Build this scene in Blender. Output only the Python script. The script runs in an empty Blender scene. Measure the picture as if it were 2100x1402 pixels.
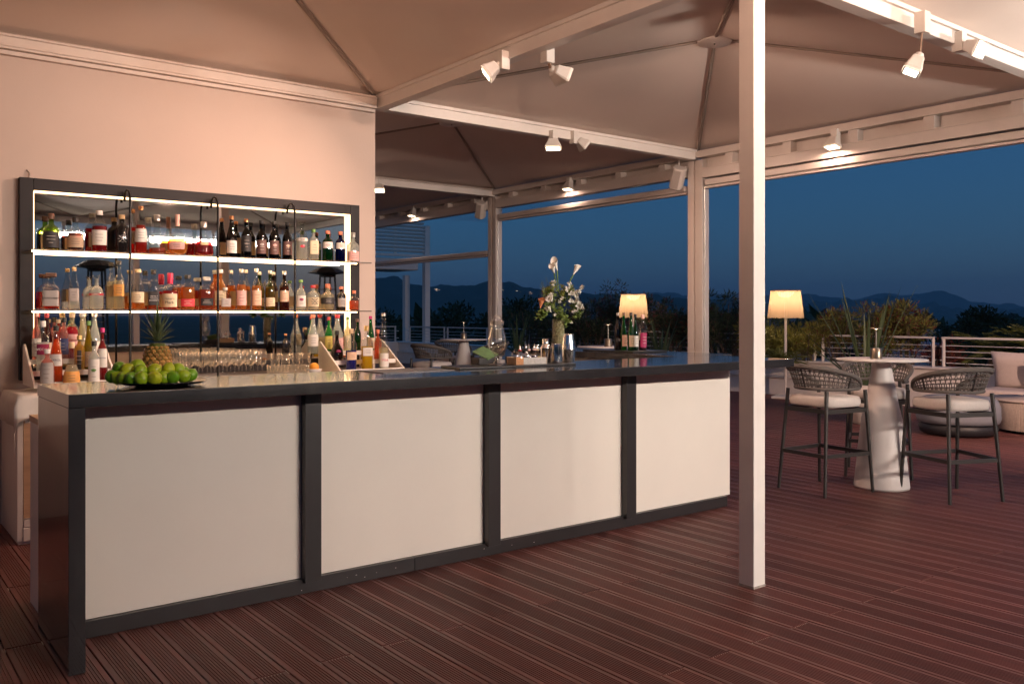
import bpy, math, random
from mathutils import Vector, Matrix
R = math.radians
random.seed(7)
sc = bpy.context.scene
C = sc.collection

# ------------------------------------------------------------------ camera
F, CX, HY, CH = 1803.5, 1050.0, 645.0, 1.412
YAW = math.atan2(2340.0, F)            # angle between the view and the bar's long axis
FW = (math.cos(YAW), math.sin(YAW)); RT = (math.sin(YAW), -math.cos(YAW))
cam = bpy.data.cameras.new('camera'); camo = bpy.data.objects.new('camera', cam); C.objects.link(camo)
cam.sensor_width = 36; cam.lens = 36*F/2100; cam.shift_y = -(701-HY)/2100
cam.clip_start = 0.05; cam.clip_end = 30000
camo.location = (0, 0, CH); camo.rotation_euler = (R(90), 0, YAW-R(90))
sc.camera = camo

def ray(px, py):
    u = (px-CX)/F
    return (FW[0]+u*RT[0], FW[1]+u*RT[1], -(py-HY)/F)
def atY(px, py, y): r = ray(px, py); t = y/r[1]; return Vector((r[0]*t, y, CH+r[2]*t))
def atX(px, py, x): r = ray(px, py); t = x/r[0]; return Vector((x, r[1]*t, CH+r[2]*t))
def atZ(px, py, z=0): r = ray(px, py); t = (z-CH)/r[2]; return Vector((r[0]*t, r[1]*t, z))
def atD(px, py, d): r = ray(px, py); return Vector((r[0]*d, r[1]*d, CH+r[2]*d))
def depth(x, y): return x*FW[0]+y*FW[1]

# ------------------------------------------------------------------ world and sun
SUN_EL, SUN_AZ = R(4.0), R(140)
w = bpy.data.worlds.new('World'); sc.world = w; w.use_nodes = True
nt = w.node_tree; nt.nodes.clear()
def N(t, kind, **kw):
    n = t.nodes.new(kind)
    for k, v in kw.items():
        if k.startswith('i_'): n.inputs[k[2:].replace('_', ' ')].default_value = v
        else: setattr(n, k, v)
    return n
sky = N(nt, 'ShaderNodeTexSky'); sky.sky_type = 'NISHITA'; sky.sun_disc = False
sky.sun_elevation = SUN_EL; sky.sun_rotation = SUN_AZ; sky.altitude = 50; sky.air_density = 1.0; sky.dust_density = 0.6; sky.ozone_density = 4.0
tc = N(nt, 'ShaderNodeTexCoord'); mp = N(nt, 'ShaderNodeMapping'); mp.inputs['Scale'].default_value = (1.2, 1.2, 9.0)
cn = N(nt, 'ShaderNodeTexNoise', i_Scale=4.6, i_Detail=6.0, i_Roughness=0.55)
cr = N(nt, 'ShaderNodeValToRGB'); cr.color_ramp.elements[0].position = 0.40; cr.color_ramp.elements[1].position = 0.66
cr.color_ramp.elements[0].color = (1, 1, 1, 1); cr.color_ramp.elements[1].color = (0.55, 0.60, 0.70, 1)
mu = N(nt, 'ShaderNodeMixRGB', blend_type='MULTIPLY'); mu.inputs[0].default_value = 1
tint = N(nt, 'ShaderNodeMixRGB', blend_type='MULTIPLY'); tint.inputs[0].default_value = 1; tint.inputs[2].default_value = (0.14, 0.96, 2.70, 1)
bg = N(nt, 'ShaderNodeBackground', i_Strength=0.15); wo = N(nt, 'ShaderNodeOutputWorld')
nt.links.new(tc.outputs['Generated'], mp.inputs[0]); nt.links.new(mp.outputs[0], cn.inputs[0]); nt.links.new(cn.outputs[0], cr.inputs[0])
bwn = N(nt, 'ShaderNodeRGBToBW'); nt.links.new(sky.outputs[0], bwn.inputs[0]); nt.links.new(bwn.outputs[0], mu.inputs[1])   # blue hour: the scattered light's brightness in one deep blue; nt.links.new(cr.outputs[0], mu.inputs[2]); nt.links.new(mu.outputs[0], tint.inputs[1])
raw = N(nt, 'ShaderNodeMixRGB', blend_type='MIX'); raw.inputs[0].default_value = 0.34; nt.links.new(tint.outputs[0], raw.inputs[1]); nt.links.new(sky.outputs[0], raw.inputs[2]); nt.links.new(raw.outputs[0], bg.inputs[0]); nt.links.new(bg.outputs[0], wo.inputs[0])

sc.view_settings.view_transform = 'Standard'; sc.view_settings.look = 'None'
sc.view_settings.exposure = 0.0; sc.view_settings.gamma = 1.0; sc.view_settings.use_curve_mapping = False
sc.render.engine = 'CYCLES'
cy = sc.cycles
cy.use_denoising = True
try: cy.denoiser = 'OPENIMAGEDENOISE'; cy.denoising_input_passes = 'RGB_ALBEDO_NORMAL'; cy.denoising_prefilter = 'ACCURATE'
except Exception: pass
cy.max_bounces = 12; cy.diffuse_bounces = 4; cy.glossy_bounces = 5; cy.transmission_bounces = 8; cy.transparent_max_bounces = 40
cy.caustics_reflective = False; cy.caustics_refractive = False; cy.sample_clamp_indirect = 6.0; cy.blur_glossy = 0.5
cy.use_light_tree = True

# ------------------------------------------------------------------ materials
MATS = {}
def mat(name, col, rough=0.5, metal=0.0, spec=0.5, noise=0.0, nscale=8.0, bump=0.0, bscale=60.0, coat=0.0, rnd=0.0, emit=None, estr=0.0, alpha=None, sheen=0.0, stretch=None, sss=0.0, bdist=0.02):
    if name in MATS: return MATS[name]
    m = bpy.data.materials.new(name); m.use_nodes = True; t = m.node_tree; b = t.nodes['Principled BSDF']
    b.inputs['Base Color'].default_value = (*col, 1); b.inputs['Roughness'].default_value = rough; b.inputs['Metallic'].default_value = metal
    b.inputs['Specular IOR Level'].default_value = spec; b.inputs['Coat Weight'].default_value = coat; b.inputs['Coat Roughness'].default_value = 0.06
    if sheen: b.inputs['Sheen Weight'].default_value = sheen
    if emit: b.inputs['Emission Color'].default_value = (*emit, 1); b.inputs['Emission Strength'].default_value = estr
    last = None
    if noise or bump:
        co = N(t, 'ShaderNodeTexCoord'); mpn = N(t, 'ShaderNodeMapping')
        if stretch: mpn.inputs['Scale'].default_value = stretch
        t.links.new(co.outputs['Object'], mpn.inputs[0])
    if noise:
        n = N(t, 'ShaderNodeTexNoise', i_Scale=nscale, i_Detail=6.0, i_Roughness=0.6); t.links.new(mpn.outputs[0], n.inputs[0])
        r = N(t, 'ShaderNodeMapRange'); r.inputs[1].default_value = 0.25; r.inputs[2].default_value = 0.75
        r.inputs[3].default_value = 1-noise; r.inputs[4].default_value = 1+noise; t.links.new(n.outputs[0], r.inputs[0])
        mx = N(t, 'ShaderNodeVectorMath', operation='SCALE'); mx.inputs[0].default_value = col; t.links.new(r.outputs[0], mx.inputs['Scale'])
        last = mx.outputs[0]
        rr = N(t, 'ShaderNodeMapRange'); rr.inputs[1].default_value = 0.25; rr.inputs[2].default_value = 0.75
        rr.inputs[3].default_value = max(0.02, rough*(1-noise)); rr.inputs[4].default_value = min(1, rough*(1+noise)); t.links.new(n.outputs[0], rr.inputs[0]); t.links.new(rr.outputs[0], b.inputs['Roughness'])
    if rnd:
        oi = N(t, 'ShaderNodeObjectInfo'); r2 = N(t, 'ShaderNodeMapRange'); r2.inputs[3].default_value = 1-rnd; r2.inputs[4].default_value = 1+rnd
        t.links.new(oi.outputs['Random'], r2.inputs[0]); m2 = N(t, 'ShaderNodeVectorMath', operation='SCALE')
        if last: t.links.new(last, m2.inputs[0])
        else: m2.inputs[0].default_value = col
        t.links.new(r2.outputs[0], m2.inputs['Scale']); last = m2.outputs[0]
    if last: t.links.new(last, b.inputs['Base Color'])
    if bump:
        n2 = N(t, 'ShaderNodeTexNoise', i_Scale=bscale, i_Detail=4.0); t.links.new(mpn.outputs[0], n2.inputs[0])
        bp = N(t, 'ShaderNodeBump', i_Strength=bump, i_Distance=bdist); t.links.new(n2.outputs[0], bp.inputs['Height']); t.links.new(bp.outputs[0], b.inputs['Normal'])
    MATS[name] = m
    return m

def thin_glass(name, tint, rough=0.02, gloss=0.10, diff=None, dfac=0.0, ior=1.45, edge=4.0):
    """A thin shell of glass: what lies behind shows tinted, the surface reflects by Fresnel."""
    if name in MATS: return MATS[name]
    m = bpy.data.materials.new(name); m.use_nodes = True; t = m.node_tree; t.nodes.clear()
    tr = N(t, 'ShaderNodeBsdfTransparent'); tr.inputs[0].default_value = (*tint, 1)
    gl = N(t, 'ShaderNodeBsdfGlossy'); gl.inputs['Roughness'].default_value = rough; gl.inputs[0].default_value = (1, 1, 1, 1)
    f0 = ((ior-1)/(ior+1))**2+gloss*0.25
    lw_ = N(t, 'ShaderNodeLayerWeight', i_Blend=0.5); po = N(t, 'ShaderNodeMath', operation='POWER'); po.inputs[1].default_value = edge; t.links.new(lw_.outputs['Facing'], po.inputs[0])
    ad = N(t, 'ShaderNodeMapRange'); ad.inputs[3].default_value = f0; ad.inputs[4].default_value = 0.9; t.links.new(po.outputs[0], ad.inputs[0])
    base = tr.outputs[0]
    if diff:
        d = N(t, 'ShaderNodeBsdfTranslucent'); d.inputs[0].default_value = (*diff, 1)
        d2 = N(t, 'ShaderNodeBsdfDiffuse'); d2.inputs[0].default_value = (*diff, 1)
        a0 = N(t, 'ShaderNodeMixShader'); a0.inputs[0].default_value = 0.4; t.links.new(d.outputs[0], a0.inputs[1]); t.links.new(d2.outputs[0], a0.inputs[2])
        a = N(t, 'ShaderNodeMixShader'); a.inputs[0].default_value = dfac; t.links.new(base, a.inputs[1]); t.links.new(a0.outputs[0], a.inputs[2]); base = a.outputs[0]
    mx = N(t, 'ShaderNodeMixShader'); t.links.new(ad.outputs[0], mx.inputs[0]); t.links.new(base, mx.inputs[1]); t.links.new(gl.outputs[0], mx.inputs[2])
    o = N(t, 'ShaderNodeOutputMaterial'); t.links.new(mx.outputs[0], o.inputs[0])
    MATS[name] = m
    return m
def emis(name, col, s):
    if name in MATS: return MATS[name]
    m = bpy.data.materials.new(name); m.use_nodes = True; t = m.node_tree; t.nodes.clear()
    e = N(t, 'ShaderNodeEmission'); e.inputs[0].default_value = (*col, 1); e.inputs[1].default_value = s
    o = N(t, 'ShaderNodeOutputMaterial'); t.links.new(e.outputs[0], o.inputs[0]); MATS[name] = m
    return m
def foliage(name, col, var=0.35, trans=0.25):
    if name in MATS: return MATS[name]
    m = bpy.data.materials.new(name); m.use_nodes = True; t = m.node_tree; b = t.nodes['Principled BSDF']
    ge = N(t, 'ShaderNodeNewGeometry'); r = N(t, 'ShaderNodeMapRange'); r.inputs[3].default_value = 1-var; r.inputs[4].default_value = 1+var
    t.links.new(ge.outputs['Random Per Island'], r.inputs[0])
    s = N(t, 'ShaderNodeVectorMath', operation='SCALE'); s.inputs[0].default_value = col; t.links.new(r.outputs[0], s.inputs['Scale'])
    t.links.new(s.outputs[0], b.inputs['Base Color']); b.inputs['Roughness'].default_value = 0.5
    tl = N(t, 'ShaderNodeBsdfTranslucent'); t.links.new(s.outputs[0], tl.inputs[0])
    mx = N(t, 'ShaderNodeMixShader'); mx.inputs[0].default_value = trans; o = t.nodes['Material Output']
    t.links.new(b.outputs[0], mx.inputs[1]); t.links.new(tl.outputs[0], mx.inputs[2]); t.links.new(mx.outputs[0], o.inputs[0])
    MATS[name] = m
    return m

# ------------------------------------------------------------------ mesh helpers
class MB:
    def __init__(s): s.v = []; s.f = []; s.sm = []
    def add(s, vs, fs, smooth=False):
        o = len(s.v); s.v += [tuple(p) for p in vs]; s.f += [tuple(i+o for i in f) for f in fs]; s.sm += [smooth]*len(fs); return s
    def box(s, a, b):
        (x0, y0, z0), (x1, y1, z1) = a, b
        return s.add([(x0,y0,z0),(x1,y0,z0),(x1,y1,z0),(x0,y1,z0),(x0,y0,z1),(x1,y0,z1),(x1,y1,z1),(x0,y1,z1)],
              [(0,3,2,1),(4,5,6,7),(0,1,5,4),(1,2,6,5),(2,3,7,6),(3,0,4,7)])
    def prism(s, pts, z0, z1):
        n = len(pts)
        return s.add([(p[0],p[1],z0) for p in pts]+[(p[0],p[1],z1) for p in pts],
              [tuple(range(n))[::-1], tuple(range(n, 2*n))]+[(i,(i+1)%n,n+(i+1)%n,n+i) for i in range(n)])
    def lathe(s, prof, c=(0,0,0), n=20, sx=1.0, sy=1.0, power=2.0, smooth=True, cap=True):
        vs = []; fs = []
        for (r, z) in prof:
            for k in range(n):
                a = 2*math.pi*(k+0.5)/n; ca, sa = math.cos(a), math.sin(a)
                q = (abs(ca)**power+abs(sa)**power)**(-1/power) if power != 2 else 1
                vs.append((c[0]+r*sx*ca*q, c[1]+r*sy*sa*q, c[2]+z))
        for i in range(len(prof)-1):
            for k in range(n):
                k2 = (k+1) % n; fs.append((i*n+k, i*n+k2, (i+1)*n+k2, (i+1)*n+k))
        s.add(vs, fs, smooth)
        if cap:
            if prof[0][0] > 1e-4: s.add(vs[:n], [tuple(range(n))[::-1]])
            if prof[-1][0] > 1e-4: s.add(vs[-n:], [tuple(range(n))])
        return s
    def tube(s, pts, r, n=8, smooth=True, closed=False, flat=1.0):
        pts = [Vector(p) for p in pts]; m = len(pts); rr = r if isinstance(r, (list, tuple)) else [r]*m
        vs = []; fs = []; up = Vector((0,0,1)); prev = None
        for i, p in enumerate(pts):
            if closed: d = pts[(i+1)%m]-pts[i-1]
            else: d = (pts[min(i+1,m-1)]-pts[max(i-1,0)])
            d.normalize()
            if prev is None: a = d.orthogonal() if abs(d.z) > 0.9 else d.cross(up)
            else: a = prev-d*prev.dot(d)
            a.normalize(); prev = a; b = d.cross(a)
            for k in range(n):
                t = 2*math.pi*(k+0.5)/n; vs.append(p+a*(rr[i]*math.cos(t))+b*(rr[i]*flat*math.sin(t)))
        for i in range(m if closed else m-1):
            j = (i+1) % m
            for k in range(n):
                k2 = (k+1) % n; fs.append((i*n+k, i*n+k2, j*n+k2, j*n+k))
        s.add(vs, fs, smooth)
        if not closed: s.add(vs[:n], [tuple(range(n))[::-1]]); s.add(vs[-n:], [tuple(range(n))])
        return s
    def bar(s, a, b, w, h, up=(0,0,1)):
        a, b = Vector(a), Vector(b); d = (b-a).normalized(); x = d.cross(Vector(up))
        if x.length < 1e-4: x = d.orthogonal()
        x.normalize(); y = x.cross(d); x *= w/2; y *= h/2
        vs = [a-x-y, a+x-y, a+x+y, a-x+y, b-x-y, b+x-y, b+x+y, b-x+y]
        return s.add(vs, [(0,3,2,1),(4,5,6,7),(0,1,5,4),(1,2,6,5),(2,3,7,6),(3,0,4,7)])
    def sphere(s, c, r, n=12, m=8, sz=1.0):
        return s.lathe([(max(1e-5, r*math.sin(math.pi*i/m)), -r*sz*math.cos(math.pi*i/m)) for i in range(m+1)], c, n, cap=False)
    def mesh(s, name):
        me = bpy.data.meshes.new(name); me.from_pydata(s.v, [], s.f)
        me.polygons.foreach_set('use_smooth', s.sm); me.update(); return me
    def build(s, name, m, parent=None, loc=None, rz=0, bev=0.0, bseg=2, kind=None):
        o = bpy.data.objects.new(name, s.mesh(name)); C.objects.link(o); o.data.materials.append(m)
        if parent: o.parent = parent
        if loc is not None: o.location = loc
        if rz: o.rotation_euler = (0, 0, rz)
        if bev:
            bm = o.modifiers.new('bevel', 'BEVEL'); bm.width = bev; bm.segments = bseg; bm.limit_method = 'ANGLE'
            for p in o.data.polygons: p.use_smooth = True
            wn = o.modifiers.new('wn', 'WEIGHTED_NORMAL'); wn.keep_sharp = True
        if kind: o['kind'] = kind
        return o
def tag(o, label, cat, group=None):
    o['label'] = label; o['category'] = cat
    if group: o['group'] = group
    return o
def thing(name, label, cat, loc=(0,0,0), rz=0, group=None):
    o = bpy.data.objects.new(name, None); C.objects.link(o); o.location = loc; o.rotation_euler = (0, 0, rz); o.empty_display_size = 0.1
    return tag(o, label, cat, group)
def struct(name, mb, m, parent=None, **k):
    o = mb.build(name, m, parent, **k)
    if not parent: o['kind'] = 'structure'
    return o
def copy_tree(o, parent=None):
    c = o.copy(); C.objects.link(c); c.parent = parent
    for ch in list(o.children): copy_tree(ch, c)
    return c
def words(txt, size, m, parent, loc, rot=(R(90),0,0), name='lettering', align='CENTER', ext=0.0004):
    cu = bpy.data.curves.new(name, 'FONT'); cu.body = txt; cu.size = size; cu.align_x = align; cu.align_y = 'CENTER'; cu.extrude = ext
    t = bpy.data.objects.new('tmp_text', cu); C.objects.link(t); dg = bpy.context.evaluated_depsgraph_get(); me = bpy.data.meshes.new_from_object(t.evaluated_get(dg))
    bpy.data.objects.remove(t); bpy.data.curves.remove(cu); me.materials.clear(); me.materials.append(m)
    o = bpy.data.objects.new(name, me); C.objects.link(o); o.parent = parent; o.location = loc; o.rotation_euler = rot
    return o
# ------------------------------------------------------------------ shared materials
M_wall = mat('plaster', (0.55, 0.435, 0.37), 0.75, noise=0.05, nscale=1.3, bump=0.15, bscale=90, bdist=0.004)
M_white = mat('white_paint', (0.76, 0.71, 0.66), 0.42, noise=0.05, nscale=5)
M_alu = mat('coated_aluminium', (0.66, 0.60, 0.55), 0.4, noise=0.06, nscale=4)
M_canvas = mat('canopy_fabric', (0.82, 0.71, 0.63), 0.8, noise=0.04, nscale=1.0, bump=0.18, bscale=1.3, bdist=0.06)
M_seam = mat('canopy_seam', (0.40, 0.33, 0.28), 0.7, noise=0.1)
M_dark = mat('dark_laminate', (0.026, 0.023, 0.024), 0.32, noise=0.08, nscale=3, spec=0.45)
M_stone = mat('polished_dark_stone', (0.019, 0.0175, 0.019), 0.24, noise=0.12, nscale=6, spec=0.45, coat=0.7)
M_cream = mat('cream_panel', (0.78, 0.71, 0.63), 0.38, noise=0.03, nscale=2, spec=0.35)
M_black = mat('black_metal', (0.015, 0.014, 0.014), 0.35, metal=0.6)
M_gun = mat('gunmetal', (0.07, 0.064, 0.06), 0.38, metal=0.6, noise=0.06)
M_steel = mat('brushed_steel', (0.62, 0.58, 0.54), 0.22, metal=1.0, noise=0.08, nscale=20)
M_chrome = mat('shaker_steel', (0.78, 0.74, 0.70), 0.10, metal=1.0)
M_wood = mat('pale_wood', (0.55, 0.36, 0.22), 0.5, noise=0.15, nscale=6, stretch=(1, 1, 8))
M_deck = mat('deck_wood', (0.135, 0.051, 0.045), 0.46, noise=0.28, nscale=7, rnd=0.22, stretch=(5, 0.5, 1), spec=0.35)
M_under = mat('under_deck', (0.012, 0.010, 0.009), 0.9)
M_joist = mat('joist_strip', (0.72, 0.68, 0.62), 0.6)
M_cloth = mat('white_cloth', (0.62, 0.56, 0.50), 0.9, noise=0.06, nscale=12, bump=0.3, bscale=300, bdist=0.002)
M_paper = mat('paper', (0.78, 0.74, 0.68), 0.8)
M_ink = mat('ink', (0.03, 0.03, 0.035), 0.7)

def wp(root, name, mb, m, **k):
    """a part given in world coordinates under an unrotated thing"""
    return mb.build(name, m, root, loc=-root.location, **k)

# ------------------------------------------------------------------ ground far below, deck, parapet
struct('ground', MB().box((-10800, -10800, -10.5), (10800, 10800, -10)), mat('far_ground', (0.035, 0.045, 0.02), 0.9, noise=0.4, nscale=0.01))
deck = struct('deck', MB().box((-5, -5.6, -0.12), (13.3, 22.3, -0.034)), M_under)
BP, BL = 0.1425, 1.88
def board_mesh(L):
    g = 8; wd = BP-0.005; mrg = 0.019; pit = (wd-2*mrg)/g; top = [(-wd/2, -0.03), (-wd/2, -0.002), (-wd/2+0.002, 0)]
    for k in range(g):
        x = -wd/2+mrg+k*pit+pit*0.5; h = pit*0.28
        top += [(x-h, 0), (x-h*0.7, -0.0035), (x+h*0.7, -0.0035), (x+h, 0)]
    top += [(wd/2-0.002, 0), (wd/2, -0.002), (wd/2, -0.03)]
    m = MB(); n = len(top)
    m.add([(x, 0, z) for x, z in top]+[(x, L, z) for x, z in top], [(i, i+1, n+i+1, n+i) for i in range(n-1)]+[tuple(range(n))[::-1], tuple(range(n, 2*n))])
    return m
bm_ = board_mesh(BL-0.008)
me_board = bm_.mesh('deck_board'); me_board.materials.append(M_deck)
near = []; far = MB()
x0 = 2.565-40*BP
for i in range(140):
    x = x0+(i+0.5)*BP
    if x < -1.6 or x > 13.2: continue
    ph = 2.375 if i % 2 == 0 else 2.375+BL/2
    k = -4
    while True:
        y = ph+k*BL; k += 1
        if y > 22.2: break
        if y < -5.55: continue
        y1 = min(y+BL, 22.25)
        d = min(depth(x, y+BL*q) if depth(x, y+BL*q) > 0.3 else 99 for q in (0, 0.5, 1))
        vis = 0
        for q in range(9):
            yy = y+BL*q/8; dd = depth(x, yy)
            if dd > 0.6 and -40 < 1050+F*(x*RT[0]+yy*RT[1])/dd < 2140 and 645+F*CH/dd < 1480 and not (0.8 < x < 5.2 and 4.1 < yy < 7): vis = 1
        if vis: near.append((d, x, y))
        else: far.add([(a+x, b+y+0.003, c) for a, b, c in bm_.v], bm_.f)
near.sort()
for n_, (d, x, y) in enumerate(near):
    if n_ < 300:
        o = bpy.data.objects.new('deck_board', me_board); C.objects.link(o); o.parent = deck; o.location = (x, y+0.003, random.uniform(-0.0012, 0.0006))
    else:
        far.add([(a+x, b+y+0.003, c) for a, b, c in bm_.v], bm_.f)
far.build('deck_boards_beyond', M_deck, deck, kind='stuff')
jo = MB()
for k in range(-2, 10):
    for o_ in (0, BL/2):
        y = 2.375+k*BL+o_; jo.box((-1.6, y-0.02, -0.033), (13.2, y+0.02, -0.006))
jo.build('joist_strips', M_joist, deck, kind='stuff')

pr = thing('parapet', 'low pale parapet wall with a stepped ledge behind the deck', 'wall', (13.3, 13, 0))
wp(pr, 'wall_base', MB().box((13.16, 2.5, 0), (13.5, 22.6, 0.30)), M_white)
wp(pr, 'ledge', MB().box((13.12, 2.5, 0.303), (13.5, 22.6, 0.345)), M_white, bev=0.006)
wp(pr, 'wall_upper', MB().box((13.2, 2.5, 0.348), (13.5, 22.6, 0.585)), M_white)
wp(pr, 'coping', MB().box((13.15, 2.5, 0.588), (13.54, 22.6, 0.62)), M_white, bev=0.008)
pr2 = thing('parapet', 'low pale parapet closing the far end of the deck by the pergola', 'wall', (9, 22.7, 0))
wp(pr2, 'wall_base', MB().box((4, 22.62, 0), (13.5, 22.9, 0.588)), M_white)
wp(pr2, 'coping', MB().box((4, 22.6, 0.59), (13.54, 22.94, 0.62)), M_white, bev=0.008)
# railings stand on the parapet: panels between pairs of posts
M_rail = mat('railing_paint', (0.60, 0.57, 0.54), 0.4, noise=0.05)
def railing(p, q, label, n=4):
    p, q = Vector(p), Vector(q); r = thing('railing', label, 'railing', (p+q)/2, 0, 'railing sections along the terrace edge')
    z0, z1 = 0.62, 1.06; d = (q-p).normalized()
    L = lambda a, b, w, h, nm: wp(r, nm, MB().bar(a, b, w, h), M_rail)
    L((p.x, p.y, z1), (q.x, q.y, z1), 0.045, 0.03, 'top_rail')
    for e, s in ((p, 1), (q, -1)):
        c = e+d*0.02*s; L((c.x, c.y, z0), (c.x, c.y, z1-0.016), 0.04, 0.04, 'post')
        c2 = e-d*0.09*s
        for zz in (0.72, 0.93): L((e.x, e.y, zz), (c2.x, c2.y, zz), 0.02, 0.02, 'link')
    for k in range(n):
        z = z0+0.06+(z1-z0-0.09)*k/n
        wp(r, 'wire', MB().tube([(p.x, p.y, z), (q.x, q.y, z)], 0.006, 6), M_rail)
ys = [22.3, 20.3, 18.3, 16.7, 14.9, 12.9, 10.95, 8.72, 6.66, 4.5, 2.6]
names = ['at the far corner by the pergola', 'second from the far corner', 'beyond the distant bar table', 'seen through the bare shrub left of the vase', 'right behind the vase of flowers', 'behind the green bottles on the return counter', 'between the glass-wall post and the white column', 'behind the right floor lamp', 'behind the bar table with three stools', 'behind the pale grey sofa']
for i in range(len(ys)-1):
    railing((13.35, ys[i]-0.06, 0), (13.35, ys[i+1]+0.06, 0), 'white metal railing section '+names[i])
railing((8.6, 22.77, 0), (13.2, 22.77, 0), 'white metal railing section across the deck\'s far end', 4)
railing((4.2, 22.77, 0), (8.5, 22.77, 0), 'white metal railing section across the far end, hidden side by the wall', 4)

# ------------------------------------------------------------------ wall behind the bar
GX = [-4.73, -0.49, 3.746, 7.985]; GY = [-5.16, -1.17, 2.823, 6.815, 10.787, 14.78]
EZ, AZ = 3.32, 3.74
bw = thing('bar_wall', 'tall plain beige plaster wall behind the back bar', 'wall', (0, 6.82, 0))
wp(bw, 'wall_face', MB().box((-5.2, 6.82, 0), (3.746, 14.9, 3.34)), M_wall)
rail = MB().box((-5.2, 6.735, 3.195), (3.72, 6.818, 3.30))
M_rl = mat('rail_paint', (0.62, 0.52, 0.45), 0.5, noise=0.05)
wp(bw, 'eave_rail', rail, M_rl, bev=0.004)
wp(bw, 'rail_bead', MB().tube([(-5.2, 6.728, 3.285), (3.71, 6.728, 3.285)], 0.011, 8).tube([(-5.2, 6.732, 3.215), (3.71, 6.732, 3.215)], 0.006, 8), M_rl)
wp(bw, 'rail_trim', MB().box((-5.2, 6.77, 3.165), (3.72, 6.817, 3.192)), M_rl)
lw = thing('side_wall', 'beige plaster side wall closing the bar at the left', 'wall', (-1.6, 5, 0))
wp(lw, 'wall_face', MB().box((-1.9, 4.9, 0), (-1.7, 6.81, 3.3)), M_wall)

# ------------------------------------------------------------------ tent canopies, beams, columns
def canopy(i, j, label):
    x0, x1, y0, y1 = GX[i], GX[i+1], GY[j], GY[j+1]; cx, cyy = (x0+x1)/2, (y0+y1)/2
    r = thing('tent_canopy', label, 'canopy', (cx, cyy, EZ), 0, 'pyramid tent canopies over the deck')
    cs = [(x0, y0), (x1, y0), (x1, y1), (x0, y1)]; n = 8
    for k in range(4):
        a, b = cs[k], cs[(k+1) % 4]; m = MB(); vs = []; fs = []
        for u in range(n+1):
            t = u/n
            for q in range(n+1):
                s = q/n; ex = a[0]+(b[0]-a[0])*s; ey = a[1]+(b[1]-a[1])*s
                sag = -0.045*math.sin(math.pi*t)*math.sin(math.pi*s)
                vs.append((cx+(ex-cx)*(1-t)-cx, cyy+(ey-cyy)*(1-t)-cyy, (AZ-EZ)*t+sag))
        for u in range(n):
            for q in range(n):
                i0 = u*(n+1)+q; fs.append((i0, i0+1, i0+n+2, i0+n+1))
        m.add(vs, fs, True); m.build('fabric_panel', M_canvas, r)
        mm = MB(); mm.tube([(a[0]-cx, a[1]-cyy, -0.012), (0, 0, AZ-EZ-0.012)], 0.012, 6)
        mm.tube([(a[0]-cx+0.03, a[1]-cyy, -0.016), (0.02, 0, AZ-EZ-0.014)], 0.005, 5)
        mm.build('ridge_seam', M_seam, r)
    MB().lathe([(0.001, -0.05), (0.135, -0.05), (0.145, -0.04), (0.145, -0.028), (0.11, -0.02)], (0, 0, AZ-EZ), 28).build('apex_disc', M_white, r)
    MB().lathe([(0.001, -0.062), (0.008, -0.06), (0.01, -0.0505)], (0, 0, AZ-EZ), 10).build('disc_bolt', M_steel, r)
    return r
for i, j, l in ((1, 2, 'pale fabric tent canopy sloping up over the bar at top left'), (2, 2, 'pale fabric pyramid canopy with a round apex disc, top centre right'),
                (2, 3, 'dim fabric pyramid canopy behind the bar wall\'s right edge'), (2, 4, 'darkest fabric canopy farthest back by the glass wall'),
                (2, 1, 'greyer fabric canopy at the top right corner'), (1, 1, 'fabric canopy overhead of the camera, seen in the mirror'),
                (0, 2, 'fabric canopy over the deck left of the bar'), (0, 1, 'fabric canopy left behind the camera'),
                (1, 0, 'fabric canopy behind the camera, seen in the mirror'), (2, 0, 'fabric canopy far behind at the right')):
    canopy(i, j, l)
def beam(p, q, label, w=0.10, h=0.12):
    p, q = Vector(p), Vector(q); b = thing('tent_beam', label, 'beam', (p+q)/2, 0, 'white steel tent beams')
    wp(b, 'tube', MB().bar(p, q, w, h), M_white, bev=0.006)
    d = (q-p).normalized(); s = Vector((0, 0, 1)).cross(d)*(w/2+0.012)
    for k in (-1, 1): wp(b, 'gutter_lip', MB().bar(p+s*k+Vector((0,0,h/2-0.02)), q+s*k+Vector((0,0,h/2-0.02)), 0.022, 0.028), M_white)
BZ = 3.262
beam((3.793, 2.93, BZ), (3.793, 6.86, BZ), 'white steel tent beam running from the wall corner over the bar')
beam((3.793, -1.1, BZ), (3.793, 2.82, BZ), 'white steel tent beam running on behind the camera')
beam((3.85, 6.815, BZ), (7.9, 6.815, BZ), 'white steel tent beam from the wall corner to the glass wall')
beam((3.85, 2.87, BZ), (7.95, 2.87, BZ), 'white steel tent beam crossing the top right corner')
beam((-0.45, 2.87, BZ), (3.74, 2.87, BZ), 'white steel tent beam over the camera\'s left')
beam((3.8, 10.787, BZ), (7.95, 10.787, BZ), 'dim white tent beam far behind the wall edge')
beam((3.85, -1.17, BZ), (7.95, -1.17, BZ), 'white steel tent beam behind the camera at the right')
beam((-0.45, -1.17, BZ), (3.74, -1.17, BZ), 'white steel tent beam behind the camera at the left')
beam((7.985, -5.1, BZ), (7.985, 2.8, BZ), 'white steel eave beam right behind the camera')
beam((-0.45, -5.16, BZ), (7.93, -5.16, BZ), 'white steel eave beam farthest behind the camera')
beam((-0.49, -1.1, BZ), (-0.49, 6.7, BZ), 'white steel tent beam left of the bar')
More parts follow.
